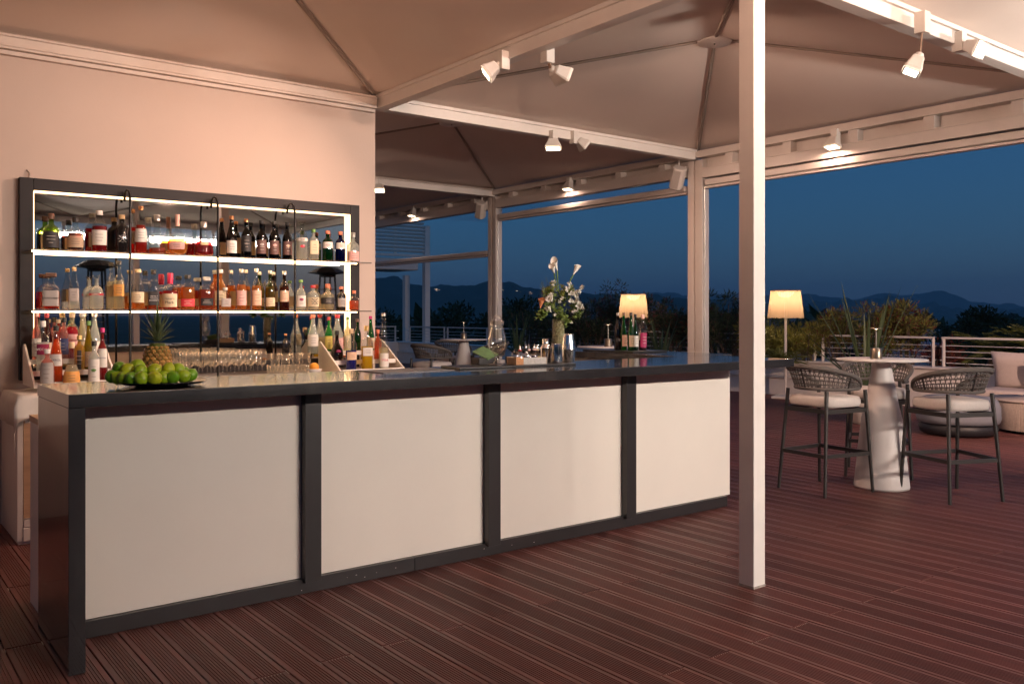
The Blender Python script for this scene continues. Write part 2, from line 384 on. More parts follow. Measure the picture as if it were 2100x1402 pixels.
def column(x, y, label, s=0.095):
    c = thing('tent_column', label, 'column', (x+s/2, y+s/2, 0), 0, 'white square tent columns')
    wp(c, 'shaft', MB().box((x, y, 0), (x+s, y+s, 3.2)), M_white, bev=0.004)
    wp(c, 'foot_scuff', MB().box((x-0.0008, y-0.0008, 0.0), (x+s+0.0008, y+s+0.0008, 0.012)), mat('scuffed_paint', (0.34, 0.29, 0.25), 0.7, noise=0.3, nscale=30))
column(3.746, 2.823, 'bright white square column standing on the deck in front of the bar')
column(3.746, -1.17, 'white square column behind the camera right')
column(-0.54, -1.17, 'white square column behind the camera left')
column(7.985, -1.17, 'white square column far right behind the camera')
column(7.985, 2.823, 'white square column at the deck\'s right')

# ------------------------------------------------------------------ glass wall line at the right
GXW = 7.985
def gpost(y, label, w=0.22):
    r = thing('wall_post', label, 'post', (GXW, y, 0), 0, 'glass wall posts')
    for k, a in enumerate((-w/2, 0.02)):
        wp(r, 'profile', MB().box((GXW-0.06, y+a, 0), (GXW+0.06, y+a+w/2-0.02, 3.2)), M_alu, bev=0.004)
    wp(r, 'channel', MB().box((GXW-0.035, y-0.022, 0), (GXW+0.045, y+0.022, 3.19)), M_alu)
    wp(r, 'guide', MB().tube([(GXW-0.03, y-w/2-0.012, 0.02), (GXW-0.03, y-w/2-0.012, 2.9)], 0.007, 6), mat('guide_wire', (0.8, 0.76, 0.7), 0.3, metal=0.5))
gpost(6.80, 'wide pale aluminium post of the glass wall right of the flowers')
gpost(10.787, 'narrow brownish aluminium post of the glass wall left of the flowers', 0.2)
gpost(14.78, 'farthest aluminium post of the glass wall', 0.2)
bays = [(2.9, 6.68, 2.985, 3.095, 2.865, 2.968, 'right bay, above the open sky'), (6.93, 10.67, 3.02, 3.14, 2.825, 2.925, 'middle bay, behind the flowers'), (10.9, 14.66, 3.02, 3.14, 2.30, 2.395, 'far bay by the pergola')]
M_pane = thin_glass('pane_glass', (0.93, 0.96, 0.98), 0.01, 0.05)
for y0, y1, h0, h1, r0, r1, nm in bays:
    r = thing('glass_wall_header', 'pale aluminium header with roller blind of the glass wall, '+nm, 'window frame', (GXW, (y0+y1)/2, 3.1), 0, 'glass wall headers')
    B = lambda n_, a, b, m=M_alu, **k: wp(r, n_, MB().box(a, b), m, **k)
    B('top_channel', (GXW-0.09, y0-0.1, 3.225), (GXW+0.06, y1+0.1, 3.30))
    B('channel_back', (GXW+0.03, y0-0.1, h1+0.003), (GXW+0.06, y1+0.1, 3.222))
    B('header', (GXW-0.07, y0, h0), (GXW+0.05, y1, h1), bev=0.004)
    B('header_lip', (GXW-0.085, y0, h1-0.004), (GXW-0.02, y1, h1+0.008))
    B('blind_box', (GXW-0.06, y0+0.02, r0+0.03), (GXW+0.04, y1-0.02, r1), bev=0.012)
    B('bottom_bar', (GXW-0.045, y0+0.02, r0), (GXW+0.03, y1-0.02, r0+0.024))
    wp(r, 'pane', MB().box((GXW-0.004, y0+0.01, r1+0.002), (GXW+0.002, y1-0.01, h0-0.002)), M_pane)
    n = 5
    for k in range(n):
        y = y0+(y1-y0)*(k+0.5)/n
        B('bracket', (GXW-0.075, y-0.05, h1+0.01), (GXW+0.028, y+0.05, 3.222))
    if 'middle' in nm:
        dr = MB()
        for k in range(40):
            yy = random.uniform(7.6, 9.6); dr.sphere((GXW-0.008, yy, random.uniform(r1+0.01, h0-0.01)), random.uniform(0.002, 0.005), 6, 4)
        wp(r, 'water_drops', dr, thin_glass('drop', (0.95, 0.97, 1), 0.02, 0.9), kind='stuff')

# ------------------------------------------------------------------ floodlights
M_lamp = mat('lamp_housing', (0.72, 0.68, 0.63), 0.4, noise=0.06)
M_rust = mat('rusty_bracket', (0.35, 0.24, 0.17), 0.7, noise=0.3, nscale=20)
def flood(pos, aim, label, watts, col, size=0.14, es=14, sc_=0.8, spread=180, lx=1.0):
    """hood widening to a glass front, neck, yoke, junction plate and cable; the light leaves through the glass"""
    pos = Vector(pos); r = thing('floodlight', label, 'floodlight', pos, 0, 'floodlights on the tent beams')
    aim = Vector(aim).normalized(); q = aim.to_track_quat('-Z', 'Y')
    m = MB(); prof = [(0.045, 0.034, 0.062), (0.062, 0.044, 0.052), (0.070, 0.05, 0.02), (0.094, 0.062, -0.028), (0.102, 0.067, -0.04), (0.102, 0.067, -0.06)]
    vs = []; n = len(prof)
    for w_, d_, z_ in prof:
        c = 0.22; vs += [(-w_,-d_*(1-c),z_),(-w_*(1-c*0.6),-d_,z_),(w_*(1-c*0.6),-d_,z_),(w_,-d_*(1-c),z_),(w_,d_*(1-c),z_),(w_*(1-c*0.6),d_,z_),(-w_*(1-c*0.6),d_,z_),(-w_,d_*(1-c),z_)]
    fs = [tuple(range(8))]+[(i*8+k, i*8+8+k, i*8+8+(k+1) % 8, i*8+(k+1) % 8) for i in range(n-1) for k in range(8)]
    vs = [(x*sc_*lx, y*sc_, z*sc_) for x, y, z in vs]; m.add(vs, fs, False)
    a = m.build('housing', M_lamp, r, bev=0.006); a.rotation_mode = 'QUATERNION'; a.rotation_quaternion = q
    MB().lathe([(0.03*sc_, 0.06*sc_), (0.032*sc_, 0.085*sc_), (0.022*sc_, 0.092*sc_)], (0,0,0), 14).build('neck', M_lamp, a)
    w1, d1 = 0.10*sc_*lx, 0.065*sc_; fr = MB()
    for x0_, x1_, y0_, y1_ in ((-w1, w1, -d1, -d1+0.011), (-w1, w1, d1-0.011, d1), (-w1, -w1+0.011, -d1+0.0115, d1-0.0115), (w1-0.011, w1, -d1+0.0115, d1-0.0115)):
        fr.box((x0_, y0_, -0.07*sc_), (x1_, y1_, -0.0605*sc_))
    fr.build('rim', M_lamp, a)
    MB().add([(-w1+0.012,-d1+0.012,-0.064*sc_),(w1-0.012,-d1+0.012,-0.064*sc_),(w1-0.012,d1-0.012,-0.064*sc_),(-w1+0.012,d1-0.012,-0.064*sc_)], [(0,3,2,1)]).build('lens', emis('lamp_glass_%s' % ('w' if col[2] < 0.6 else 'n'), (1, 0.80, 0.55) if col[2] < 0.6 else (1, 0.9, 0.76), es), a)
    top = max(0.12, BZ-0.005-pos.z); bk = q @ Vector((0, 0, 0.088*sc_))
    br = MB(); br.bar(bk, Vector((bk.x*1.4, bk.y*1.4, top-0.1)), 0.03, 0.008); br.build('yoke', M_rust, r)
    jb = MB().box((bk.x*1.4-0.035, bk.y*1.4-0.035, top-0.13), (bk.x*1.4+0.035, bk.y*1.4+0.035, top)); jb.build('junction_plate', M_lamp, r, bev=0.003)
    MB().tube([bk*1.02, bk*1.3+Vector((0.02, 0.01, 0.04)), Vector((bk.x*1.4+0.03, bk.y*1.4+0.02, top-0.05))], 0.004, 6).build('cable', M_black, r)
    if watts:
        L = bpy.data.lights.new('flood_lamp', 'AREA'); L.shape = 'RECTANGLE'; L.size = size; L.size_y = 0.085; L.energy = watts; L.color = col; L.spread = R(spread)
        lo = bpy.data.objects.new('flood_lamp', L); C.objects.link(lo); lo.parent = a; lo.location = (0, 0, -0.0725*sc_)
    return r
WARM = (1.0, 0.63, 0.47); NEUT = (1.0, 0.86, 0.76)
pD1, pD2 = atY(1876, 132, 2.76), atY(1996, 98, 2.72)
flood((3.66, 4.98, 3.13), (-0.62, 0.5, -0.62), 'lit white floodlight on the beam over the bar, glowing glass towards the bar', 28, WARM, spread=105)
flood((3.95, 4.60, 3.07), (0.8, -0.1, -0.35), 'white floodlight on the beam over the bar, its back to the camera', 20, WARM, spread=105)
flood((5.70, 6.72, 3.12), (-0.2, -0.2, -1), 'white floodlight pointing straight down from the beam to the glass wall', 8, WARM)
flood((6.08, 6.72, 3.17), (0.7, -0.3, -0.6), 'tilted white floodlight of the pair on the beam to the glass wall', 9, WARM, spread=105)
flood((7.86, 8.95, 3.15), (-0.25, 0, -1), 'small lit floodlight on the glass wall\'s middle bay', 5, WARM)
flood((7.86, 13.0, 3.15), (-0.25, 0, -1), 'small lit floodlight on the glass wall\'s far bay', 3, WARM)
flood((7.86, 4.97, 3.12), (-0.35, 0.05, -1), 'lit floodlight on the glass wall right of the white column', 9, WARM)
flood(pD1, (-0.25, 0.35, -0.9), 'white floodlight pointing down from the beam at top right', 7, NEUT)
flood(pD2, (0.05, -1.0, -0.5), 'bright floodlight tilted outwards on the beam at top right', 9, NEUT, spread=90)
flood((5.95, 10.72, 3.16), (-0.3, -0.4, -0.8), 'glowing floodlight at the bar wall\'s edge on the far beam', 4, WARM)
flood((3.70, 0.80, 3.02), (0.0, 0.8, 0.42), 'floodlight behind the camera on the left beam', 54, WARM, spread=110)
flood((1.60, 2.80, 3.10), (-0.2, 0.9, -0.15), 'floodlight over the camera facing the beige wall', 8, WARM)
for x_, w_, l_ in ((3.5, 22, 'leftmost of five unseen battens added far behind the camera'), (4.5, 32, 'second of five unseen battens added far behind the camera'), (5.5, 38, 'middle of five unseen battens added far behind the camera'), (6.4, 40, 'fourth of five unseen battens added far behind the camera'), (7.3, 40, 'rightmost of five unseen battens added far behind the camera')):
    flood((x_, -5.08, 2.95), (-0.13, 0.98, -0.24), l_, w_*0.76, NEUT, size=0.8, spread=66, lx=5.2)   # added unseen key light, stretched into battens so the column's shadow blurs
flood((7.9, 0.83, 3.0), (0.9, 0.5, -0.22), 'floodlight at the deck\'s right lighting the planting', 225, WARM, spread=120)  # out of view, put in to warm the shrubs, palm and sofa
flood((7.8, 0.60, 2.6), (-0.55, 0.75, 0.42), 'floodlight at the deck\'s right lighting the canopy', 40, NEUT, spread=100)  # added out of view to brighten the fabric panels
flood((1.0, 0.30, 2.5), (0.45, 0.75, 0.5), 'unseen floodlight added at the left behind the camera to light the canopy', 38, WARM, spread=100)  # no beam carries this one; put in to lift the canopy's brightness

# loudspeakers hung at the posts
def speaker(p, rz, label):
    r = thing('loudspeaker', label, 'loudspeaker', p, rz, 'small wall loudspeakers')
    m = MB(); m.prism([(-0.075,-0.05),(-0.045,-0.09),(0.045,-0.09),(0.075,-0.05),(0.075,0.05),(-0.075,0.05)], -0.13, 0.13)
    o = m.build('cabinet', M_alu, r, bev=0.015); o.rotation_euler = (R(28), R(20), 0)
    g = MB().box((-0.042, -0.094, -0.11), (0.042, -0.0905, 0.11)).build('grille', mat('speaker_grille', (0.45, 0.40, 0.36), 0.7, noise=0.2, nscale=200), o)
    MB().tube([(0, 0.02, 0.1), (0, 0.05, 0.2), (0.02, 0.1, 0.24)], 0.012, 8).build('bracket', M_alu, r)
speaker((7.84, 6.98, 3.02), R(-60), 'pale loudspeaker hung on the wide post of the glass wall')
speaker((7.84, 10.95, 3.02), R(-60), 'dim loudspeaker hung on the narrow far post')
# ------------------------------------------------------------------ the bar counter
bar = thing('bar_counter', 'long bar counter with polished dark top and four cream front panels', 'bar counter', (3.0, 4.1, 0))
FY = lambda x: 3.772-(x-0.724)*0.0165           # the front edge runs very slightly towards the deck
wp(bar, 'counter_top', MB().prism([(0.724, FY(0.724)), (5.36, FY(5.36)), (5.36, 4.44), (0.724, 4.44)], 1.046, 1.10), M_stone, bev=0.003)
wp(bar, 'return_top', MB().prism([(5.0, 4.442), (5.62, 4.442), (5.62, 6.25), (5.0, 6.25)], 1.046, 1.10), M_stone, bev=0.003)
wp(bar, 'end_panel', MB().box((0.724, 3.776, 0.0), (0.786, 4.42, 1.0455)), M_stone, bev=0.002)
wp(bar, 'body', MB().box((0.79, 4.226, 0.076), (5.24, 4.405, 1.0455)), M_cream)
wp(bar, 'return_body', MB().box((5.06, 4.47, 0.0), (5.24, 6.2, 1.0455)), M_cream)
px_ = [0.79, 1.92, 3.06, 4.19, 5.276]
for k in range(4):
    wp(bar, 'front_panel', MB().box((px_[k]+(0 if k == 0 else 0.002), 4.19, 0.0775), (px_[k+1]-0.002, 4.2255, 1.0455)), M_cream, bev=0.0015)
for x in px_[1:4]:
    wp(bar, 'mullion', MB().box((x-0.044, 4.135, 0.062), (x+0.044, 4.1895, 1.0455)), M_dark, bev=0.002)
for a, b in ((0.788, 2.532), (2.535, 5.215)):
    wp(bar, 'plinth', MB().box((a, 4.165, 0.002), (b, 4.24, 0.0765)), M_dark, bev=0.0015)
scr = MB()
for k in range(9):
    x = random.uniform(1.8, 3.4); z = random.uniform(0.02, 0.06); scr.box((x, 4.1642, z), (x+random.uniform(0.002, 0.01), 4.1648, z+0.002))
wp(bar, 'scuffs', scr, M_paper)
ub = thing('work_counter', 'lower work counter with wooden top behind the bar\'s end panel', 'counter', (2.5, 4.65, 0))
wp(ub, 'side_panel', MB().box((0.765, 4.423, 0.0), (0.79, 4.88, 0.888)), M_cream)
wp(ub, 'work_top', MB().box((0.76, 4.41, 0.89), (4.9, 4.885, 0.92)), M_wood, bev=0.002)
wp(ub, 'front', MB().box((0.792, 4.84, 0.05), (4.9, 4.87, 0.888)), M_steel)

# ------------------------------------------------------------------ back counter and left cabinet
bc = thing('back_counter', 'back counter along the wall carrying glasses and bottle racks', 'counter', (2.6, 6.45, 0))
wp(bc, 'carcass', MB().box((1.30, 6.16, 0.02), (3.80, 6.81, 0.905)), M_cream)
wp(bc, 'top', MB().box((1.29, 6.12, 0.908), (3.82, 6.815, 0.94)), mat('worktop', (0.62, 0.52, 0.42), 0.3, noise=0.08), bev=0.003)
cb = thing('side_cabinet', 'pale cabinet with a cloth and a notice at the left edge', 'cabinet', (1.08, 6.45, 0))
wp(cb, 'carcass', MB().box((0.895, 6.125, 0.0), (1.285, 6.81, 0.895)), M_white)
for a, b in (((0.887, 6.112, 0.02), (0.918, 6.124, 0.897)), ((1.25, 6.112, 0.02), (1.286, 6.124, 0.897)), ((0.919, 6.112, 0.862), (1.249, 6.124, 0.897))):
    wp(cb, 'door_frame', MB().box(a, b), M_white, bev=0.002)
wp(cb, 'door', MB().box((0.922, 6.116, 0.16), (1.248, 6.1245, 0.858)), M_wood)
wp(cb, 'skirting', MB().box((0.919, 6.106, 0.02), (1.249, 6.1245, 0.10)), M_white, bev=0.003)
wp(cb, 'drawer_rail', MB().box((0.922, 6.108, 0.105), (1.248, 6.1245, 0.15)), M_white, bev=0.003)
nt_ = thing('paper_notice', 'small printed paper notice stuck on the left cabinet', 'notice', (0.99, 6.114, 0.80))
MB().box((-0.06, 0, -0.055), (0.13, 0.001, 0.052)).build('sheet', M_paper, nt_)
ln = MB()
for k, (a, b) in enumerate(((-0.045, -0.03), (-0.01, 0.07), (0.02, 0.035), (-0.02, 0.085), (-0.045, 0.10))):
    z = 0.038-0.02*k; ln.box((a, -0.0012, z-0.002), (b, -0.0004, z+0.002))
ln.build('printed_lines', M_ink, nt_)
cl = MB(); vs = []; fs = []; nx, ny = 14, 26
for j in range(ny+1):
    t = j/ny
    for i in range(nx+1):
        s = i/nx; x = 0.80+0.42*s
        if t < 0.55: y = 6.70-0.60*t/0.55; z = 0.912+0.004*math.sin(9*x+5*y)
        else: y = 6.10-0.012*math.sin(s*9)-0.01; z = 0.912-0.19*(t-0.55)/0.45*(1.0-0.75*s)
        if x < 0.887: xx = 0.874-0.006*math.sin(y*22); z = z-(0.887-x)*2.2; x = xx
        vs.append((x, y, z))
for j in range(ny):
    for i in range(nx):
        a = j*(nx+1)+i; fs.append((a, a+1, a+nx+2, a+nx+1))
clo = MB().add(vs, fs, True).build('bar_cloth', M_cloth); tag(clo, 'pale folded cloth draped over the left cabinet\'s corner', 'cloth')
sm_ = clo.modifiers.new('solid', 'SOLIDIFY'); sm_.thickness = 0.003

# ------------------------------------------------------------------ mirrored back bar with lit shelves
bb = thing('back_bar', 'dark framed mirror back bar with two glowing shelves', 'back bar', (2.3, 6.8, 0.96))
X0, X1, Z0, Z1 = 0.995, 3.56, 0.965, 2.345; fwd = 0.083; YM = 6.80
M_mirror = mat('mirror_glass', (0.72, 0.70, 0.68), 0.015, metal=1.0)
M_frame = mat('dark_frame', (0.022, 0.018, 0.019), 0.5, noise=0.08, spec=0.2)
wp(bb, 'mirror', MB().box((X0+fwd, YM-0.004, Z0+fwd), (X1-fwd, YM, Z1-fwd)), M_mirror)
for a, b in (((X0, 6.755, Z0), (X0+fwd, 6.815, Z1)), ((X1-fwd, 6.755, Z0), (X1, 6.815, Z1)), ((X0+fwd+0.001, 6.755, Z1-fwd), (X1-fwd-0.001, 6.815, Z1)), ((X0+fwd+0.001, 6.755, Z0), (X1-fwd-0.001, 6.815, Z0+fwd))):
    wp(bb, 'frame', MB().box(a, b), M_frame, bev=0.003)
LED = (1.0, 0.64, 0.34); M_led = emis('led_strip', LED, 18.0); M_led2 = emis('led_strip_edge', LED, 5.0)
xi0, xi1, zi1 = X0+fwd, X1-fwd, Z1-fwd
S1, S2 = 1.852, 1.445          # shelf tops
SY = 6.62                      # shelf front edge
wp(bb, 'led_top', MB().box((xi0+0.004, 6.757, zi1-0.0095), (xi1-0.004, 6.766, zi1-0.001)), M_led2)
wp(bb, 'led_side', MB().box((xi1-0.022, 6.760, Z0+0.10), (xi1-0.002, 6.772, zi1-0.012)), M_led2)
wp(bb, 'led_side', MB().box((xi0+0.001, 6.760, Z0+0.10), (xi0+0.005, 6.768, zi1-0.012)), M_led2)
M_shelf = thin_glass('smoked_shelf', (0.72, 0.60, 0.50), 0.05, 0.3, diff=(0.6, 0.45, 0.3), dfac=0.25); M_trim = mat('bronzed_trim', (0.10, 0.075, 0.06), 0.35, metal=0.5)
for z in (S1, S2):
    s = wp(bb, 'shelf', MB().box((1.045, SY, z-0.009), (3.60, 6.792, z)), M_shelf, bev=0.001)
    MB().box((1.044, SY-0.003, z-0.009), (3.601, SY-0.0005, z+0.0005)).build('edge_trim', M_trim, s)
    l = MB().box((1.05, SY+0.012, z-0.0175), (3.47, SY+0.022, z-0.0095)).build('led_strip', M_led, s)
    MB().box((1.05, 6.775, z-0.016), (3.47, 6.79, z-0.0095)).build('led_strip', M_led, s)
for px in (267, 447, 605):
    x = atY(px, 600, 6.60).x; pts = [(x, 6.60, 0.94), (x, 6.60, 2.205)]
    for k in range(1, 9):
        a = math.pi*k/8; pts.append((x, 6.60+0.0775*(1-math.cos(a)), 2.205+0.085*math.sin(a)+0.025*(k/8)))
    wp(bb, 'arched_post', MB().tube(pts, 0.0085, 10), M_black)
M_silver = mat('silver_clip', (0.7, 0.66, 0.6), 0.2, metal=1)
wire = MB().tube([(1.06, 6.81, 2.345), (1.065, 6.80, 2.38), (1.05, 6.815, 2.405)], 0.006, 6)
wp(bb, 'cable', wire, M_seam)

# bottle racks on the back counter: triangular sides, three stepped rails
def rack(xa, xb, label, ztop=1.19):
    r = thing('bottle_rack', label, 'bottle rack', ((xa+xb)/2, 6.5, 0.94), 0, 'white stepped bottle racks')
    for x in (xa, xb):
        pts = [(6.70, 0.942), (6.70, ztop-0.02), (6.69, ztop-0.004), (6.675, ztop), (6.655, ztop-0.006), (6.30, 0.965), (6.285, 0.942)]
        m = MB(); n = len(pts); m.add([(x-0.007, a, b) for a, b in pts]+[(x+0.007, a, b) for a, b in pts], [tuple(range(n)), tuple(range(n, 2*n))[::-1]]+[(i, n+i, n+(i+1) % n, (i+1) % n) for i in range(n)])
        o = wp(r, 'side_panel', m, M_cream, bev=0.002)
        sc_ = MB()
        for yy, zz in ((6.42, 0.975), (6.64, 1.10)): sc_.lathe([(0.001, 0), (0.004, 0), (0.004, 0.002)], (0, 0, 0), 8)
    for y, z in ((6.36, 0.955), (6.50, 1.022), (6.63, 1.092)):
        wp(r, 'step', MB().box((xa+0.008, y-0.055, z-0.012), (xb-0.008, y+0.055, z)), M_cream)
        wp(r, 'step_rail', MB().box((xa+0.008, y-0.068, z-0.012), (xb-0.008, y-0.0565, z+0.022)), M_cream)
    return r
rack(1.012, 1.505, 'white stepped bottle rack at the left end of the back counter', 1.215)
rack(3.16, 3.735, 'white stepped bottle rack at the right end of the back counter')

# ------------------------------------------------------------------ bottles
PROF = {   # radius fraction, height fraction; the label sits on the straight part given by the last pair
 'wine': ([(0.96,0),(1,0.02),(1,0.52),(0.93,0.60),(0.66,0.68),(0.40,0.74),(0.36,0.80),(0.36,0.93),(0.40,0.935),(0.40,0.955)], (0.12,0.48)),
 'slope': ([(0.96,0),(1,0.02),(1,0.42),(0.90,0.52),(0.66,0.64),(0.44,0.76),(0.36,0.86),(0.35,0.93),(0.40,0.94),(0.40,0.955)], (0.10,0.40)),
 'round': ([(0.95,0),(1,0.03),(1,0.58),(0.94,0.65),(0.76,0.71),(0.46,0.75),(0.36,0.78),(0.36,0.90),(0.42,0.905),(0.42,0.93)], (0.16,0.52)),
 'dumpy': ([(0.94,0),(1,0.04),(1,0.48),(0.96,0.55),(0.80,0.62),(0.50,0.67),(0.33,0.71),(0.31,0.86),(0.36,0.87),(0.36,0.89)], (0.10,0.44)),
 'deca': ([(0.80,0),(0.95,0.04),(1,0.14),(0.93,0.30),(0.74,0.44),(0.48,0.56),(0.30,0.64),(0.26,0.70),(0.26,0.84),(0.32,0.85),(0.32,0.87)], (0.10,0.28)),
 'flask': ([(0.55,0),(0.80,0.05),(0.97,0.16),(1,0.26),(0.90,0.38),(0.64,0.50),(0.34,0.58),(0.22,0.66),(0.20,0.72),(0.21,0.96),(0.22,0.98)], (0.14,0.36)),
 'cone': ([(0.96,0),(1,0.03),(0.98,0.16),(0.86,0.30),(0.62,0.46),(0.42,0.60),(0.34,0.70),(0.32,0.86),(0.38,0.87),(0.38,0.89)], (0.04,0.20)),
 'pear': ([(0.96,0),(1,0.03),(1,0.22),(0.90,0.34),(0.62,0.48),(0.40,0.60),(0.31,0.70),(0.29,0.88),(0.34,0.89),(0.34,0.91)], (0.03,0.22)),
 'tall': ([(0.95,0),(1,0.02),(1,0.44),(0.92,0.50),(0.60,0.60),(0.48,0.70),(0.40,0.85),(0.36,0.96),(0.42,0.965),(0.42,0.99)], (0.10,0.40)),
 'bulb': ([(0.75,0),(0.92,0.04),(1,0.16),(0.98,0.30),(0.80,0.44),(0.50,0.55),(0.34,0.62),(0.28,0.72),(0.27,0.88),(0.32,0.89),(0.32,0.91)], (0.12,0.30)),
}
def lerp_r(prof, t):
    for (r0, z0), (r1, z1) in zip(prof, prof[1:]):
        if z0 <= t <= z1: return r0+(r1-r0)*(t-z0)/max(1e-6, z1-z0)
    return prof[-1][0]
GL = {'clear': (0.90, 0.92, 0.90), 'green': (0.10, 0.42, 0.12), 'olive': (0.42, 0.46, 0.10), 'dark': (0.05, 0.035, 0.02), 'brown': (0.30, 0.14, 0.05), 'black': None,
      'blue': (0.06, 0.09, 0.40), 'emerald': (0.03, 0.26, 0.14), 'lime': (0.55, 0.66, 0.10)}
LQ = {'amber': (0.85, 0.36, 0.06), 'red': (0.72, 0.06, 0.03), 'ruby': (0.50, 0.02, 0.03), 'gold': (0.90, 0.60, 0.12), 'pale': (0.86, 0.80, 0.62), 'water': (0.90, 0.92, 0.90), 'orange': (0.95, 0.20, 0.02),
      'campari': (0.85, 0.02, 0.06), 'green': (0.05, 0.62, 0.10), 'blue': (0.05, 0.06, 0.45), 'yellow': (0.90, 0.66, 0.03), 'dark': (0.12, 0.03, 0.02), 'pink': (0.9, 0.45, 0.40), 'rum': (0.62, 0.14, 0.04), 'coral': (0.95, 0.30, 0.14)}
LB = {'white': (0.74, 0.70, 0.64), 'cream': (0.72, 0.60, 0.40), 'black': (0.03, 0.028, 0.03), 'grey': (0.42, 0.38, 0.35), 'tan': (0.50, 0.36, 0.24), 'red': (0.62, 0.05, 0.07), 'brown': (0.15, 0.08, 0.07),
      'orange': (0.80, 0.38, 0.10), 'magenta': (0.30, 0.015, 0.08), 'blue': (0.05, 0.06, 0.16), 'pink': (0.72, 0.42, 0.38), 'gold': (0.68, 0.52, 0.26), 'peach': (0.78, 0.52, 0.36), 'yellow': (0.75, 0.62, 0.15)}
CP = {'black': (0.02, 0.02, 0.02), 'cork': (0.60, 0.40, 0.20), 'copper': (0.62, 0.30, 0.14), 'silver': (0.62, 0.60, 0.56), 'red': (0.55, 0.04, 0.05), 'wax': (0.62, 0.02, 0.08), 'green': (0.16, 0.32, 0.08), 'tan': (0.62, 0.45, 0.26),
      'coral': (0.72, 0.22, 0.12), 'magenta': (0.5, 0.02, 0.16), 'gold': (0.68, 0.48, 0.2), 'clear': (0.75, 0.72, 0.66), 'brown': (0.16, 0.08, 0.05), 'rose': (0.75, 0.45, 0.36)}
def gmat(g): return mat('glass_black', (0.012, 0.010, 0.010), 0.08, spec=0.7) if g == 'black' else thin_glass('glass_'+g, GL[g], 0.03, 0.12)
def lmat(l): c = LQ[l]; return thin_glass('liquid_'+l, tuple(min(1, a*1.08) for a in c), 0.05, 0.0, diff=c, dfac=0.45, ior=1.1)
def labmat(l): return mat('label_'+l, LB[l], 0.6, noise=0.05, nscale=40)
def capmat(c): return mat('cap_'+c, CP[c], 0.3 if c in ('silver', 'copper', 'gold') else 0.5, metal=0.8 if c in ('silver', 'copper', 'gold') else 0.0)
def wrap(mb, prof, R0, H, t0, t1, half, sx, sy, power, off=0.0008, base=0.0, n=12, face=-math.pi/2):
    vs = []; fs = []; rows = 5
    for j in range(rows+1):
        t = t0+(t1-t0)*j/rows; r = lerp_r(prof, t)*R0
        for k in range(n+1):
            a = face-half+2*half*k/n; ca, sa = math.cos(a), math.sin(a)
            q = (abs(ca)**power+abs(sa)**power)**(-1/power) if power != 2 else 1
            vs.append((r*sx*ca*q+off*ca, r*sy*sa*q+off*sa, t*H+base))
    for j in range(rows):
        for k in range(n): a = j*(n+1)+k; fs.append((a, a+1, a+n+2, a+n+1))
    mb.add(vs, fs, True)
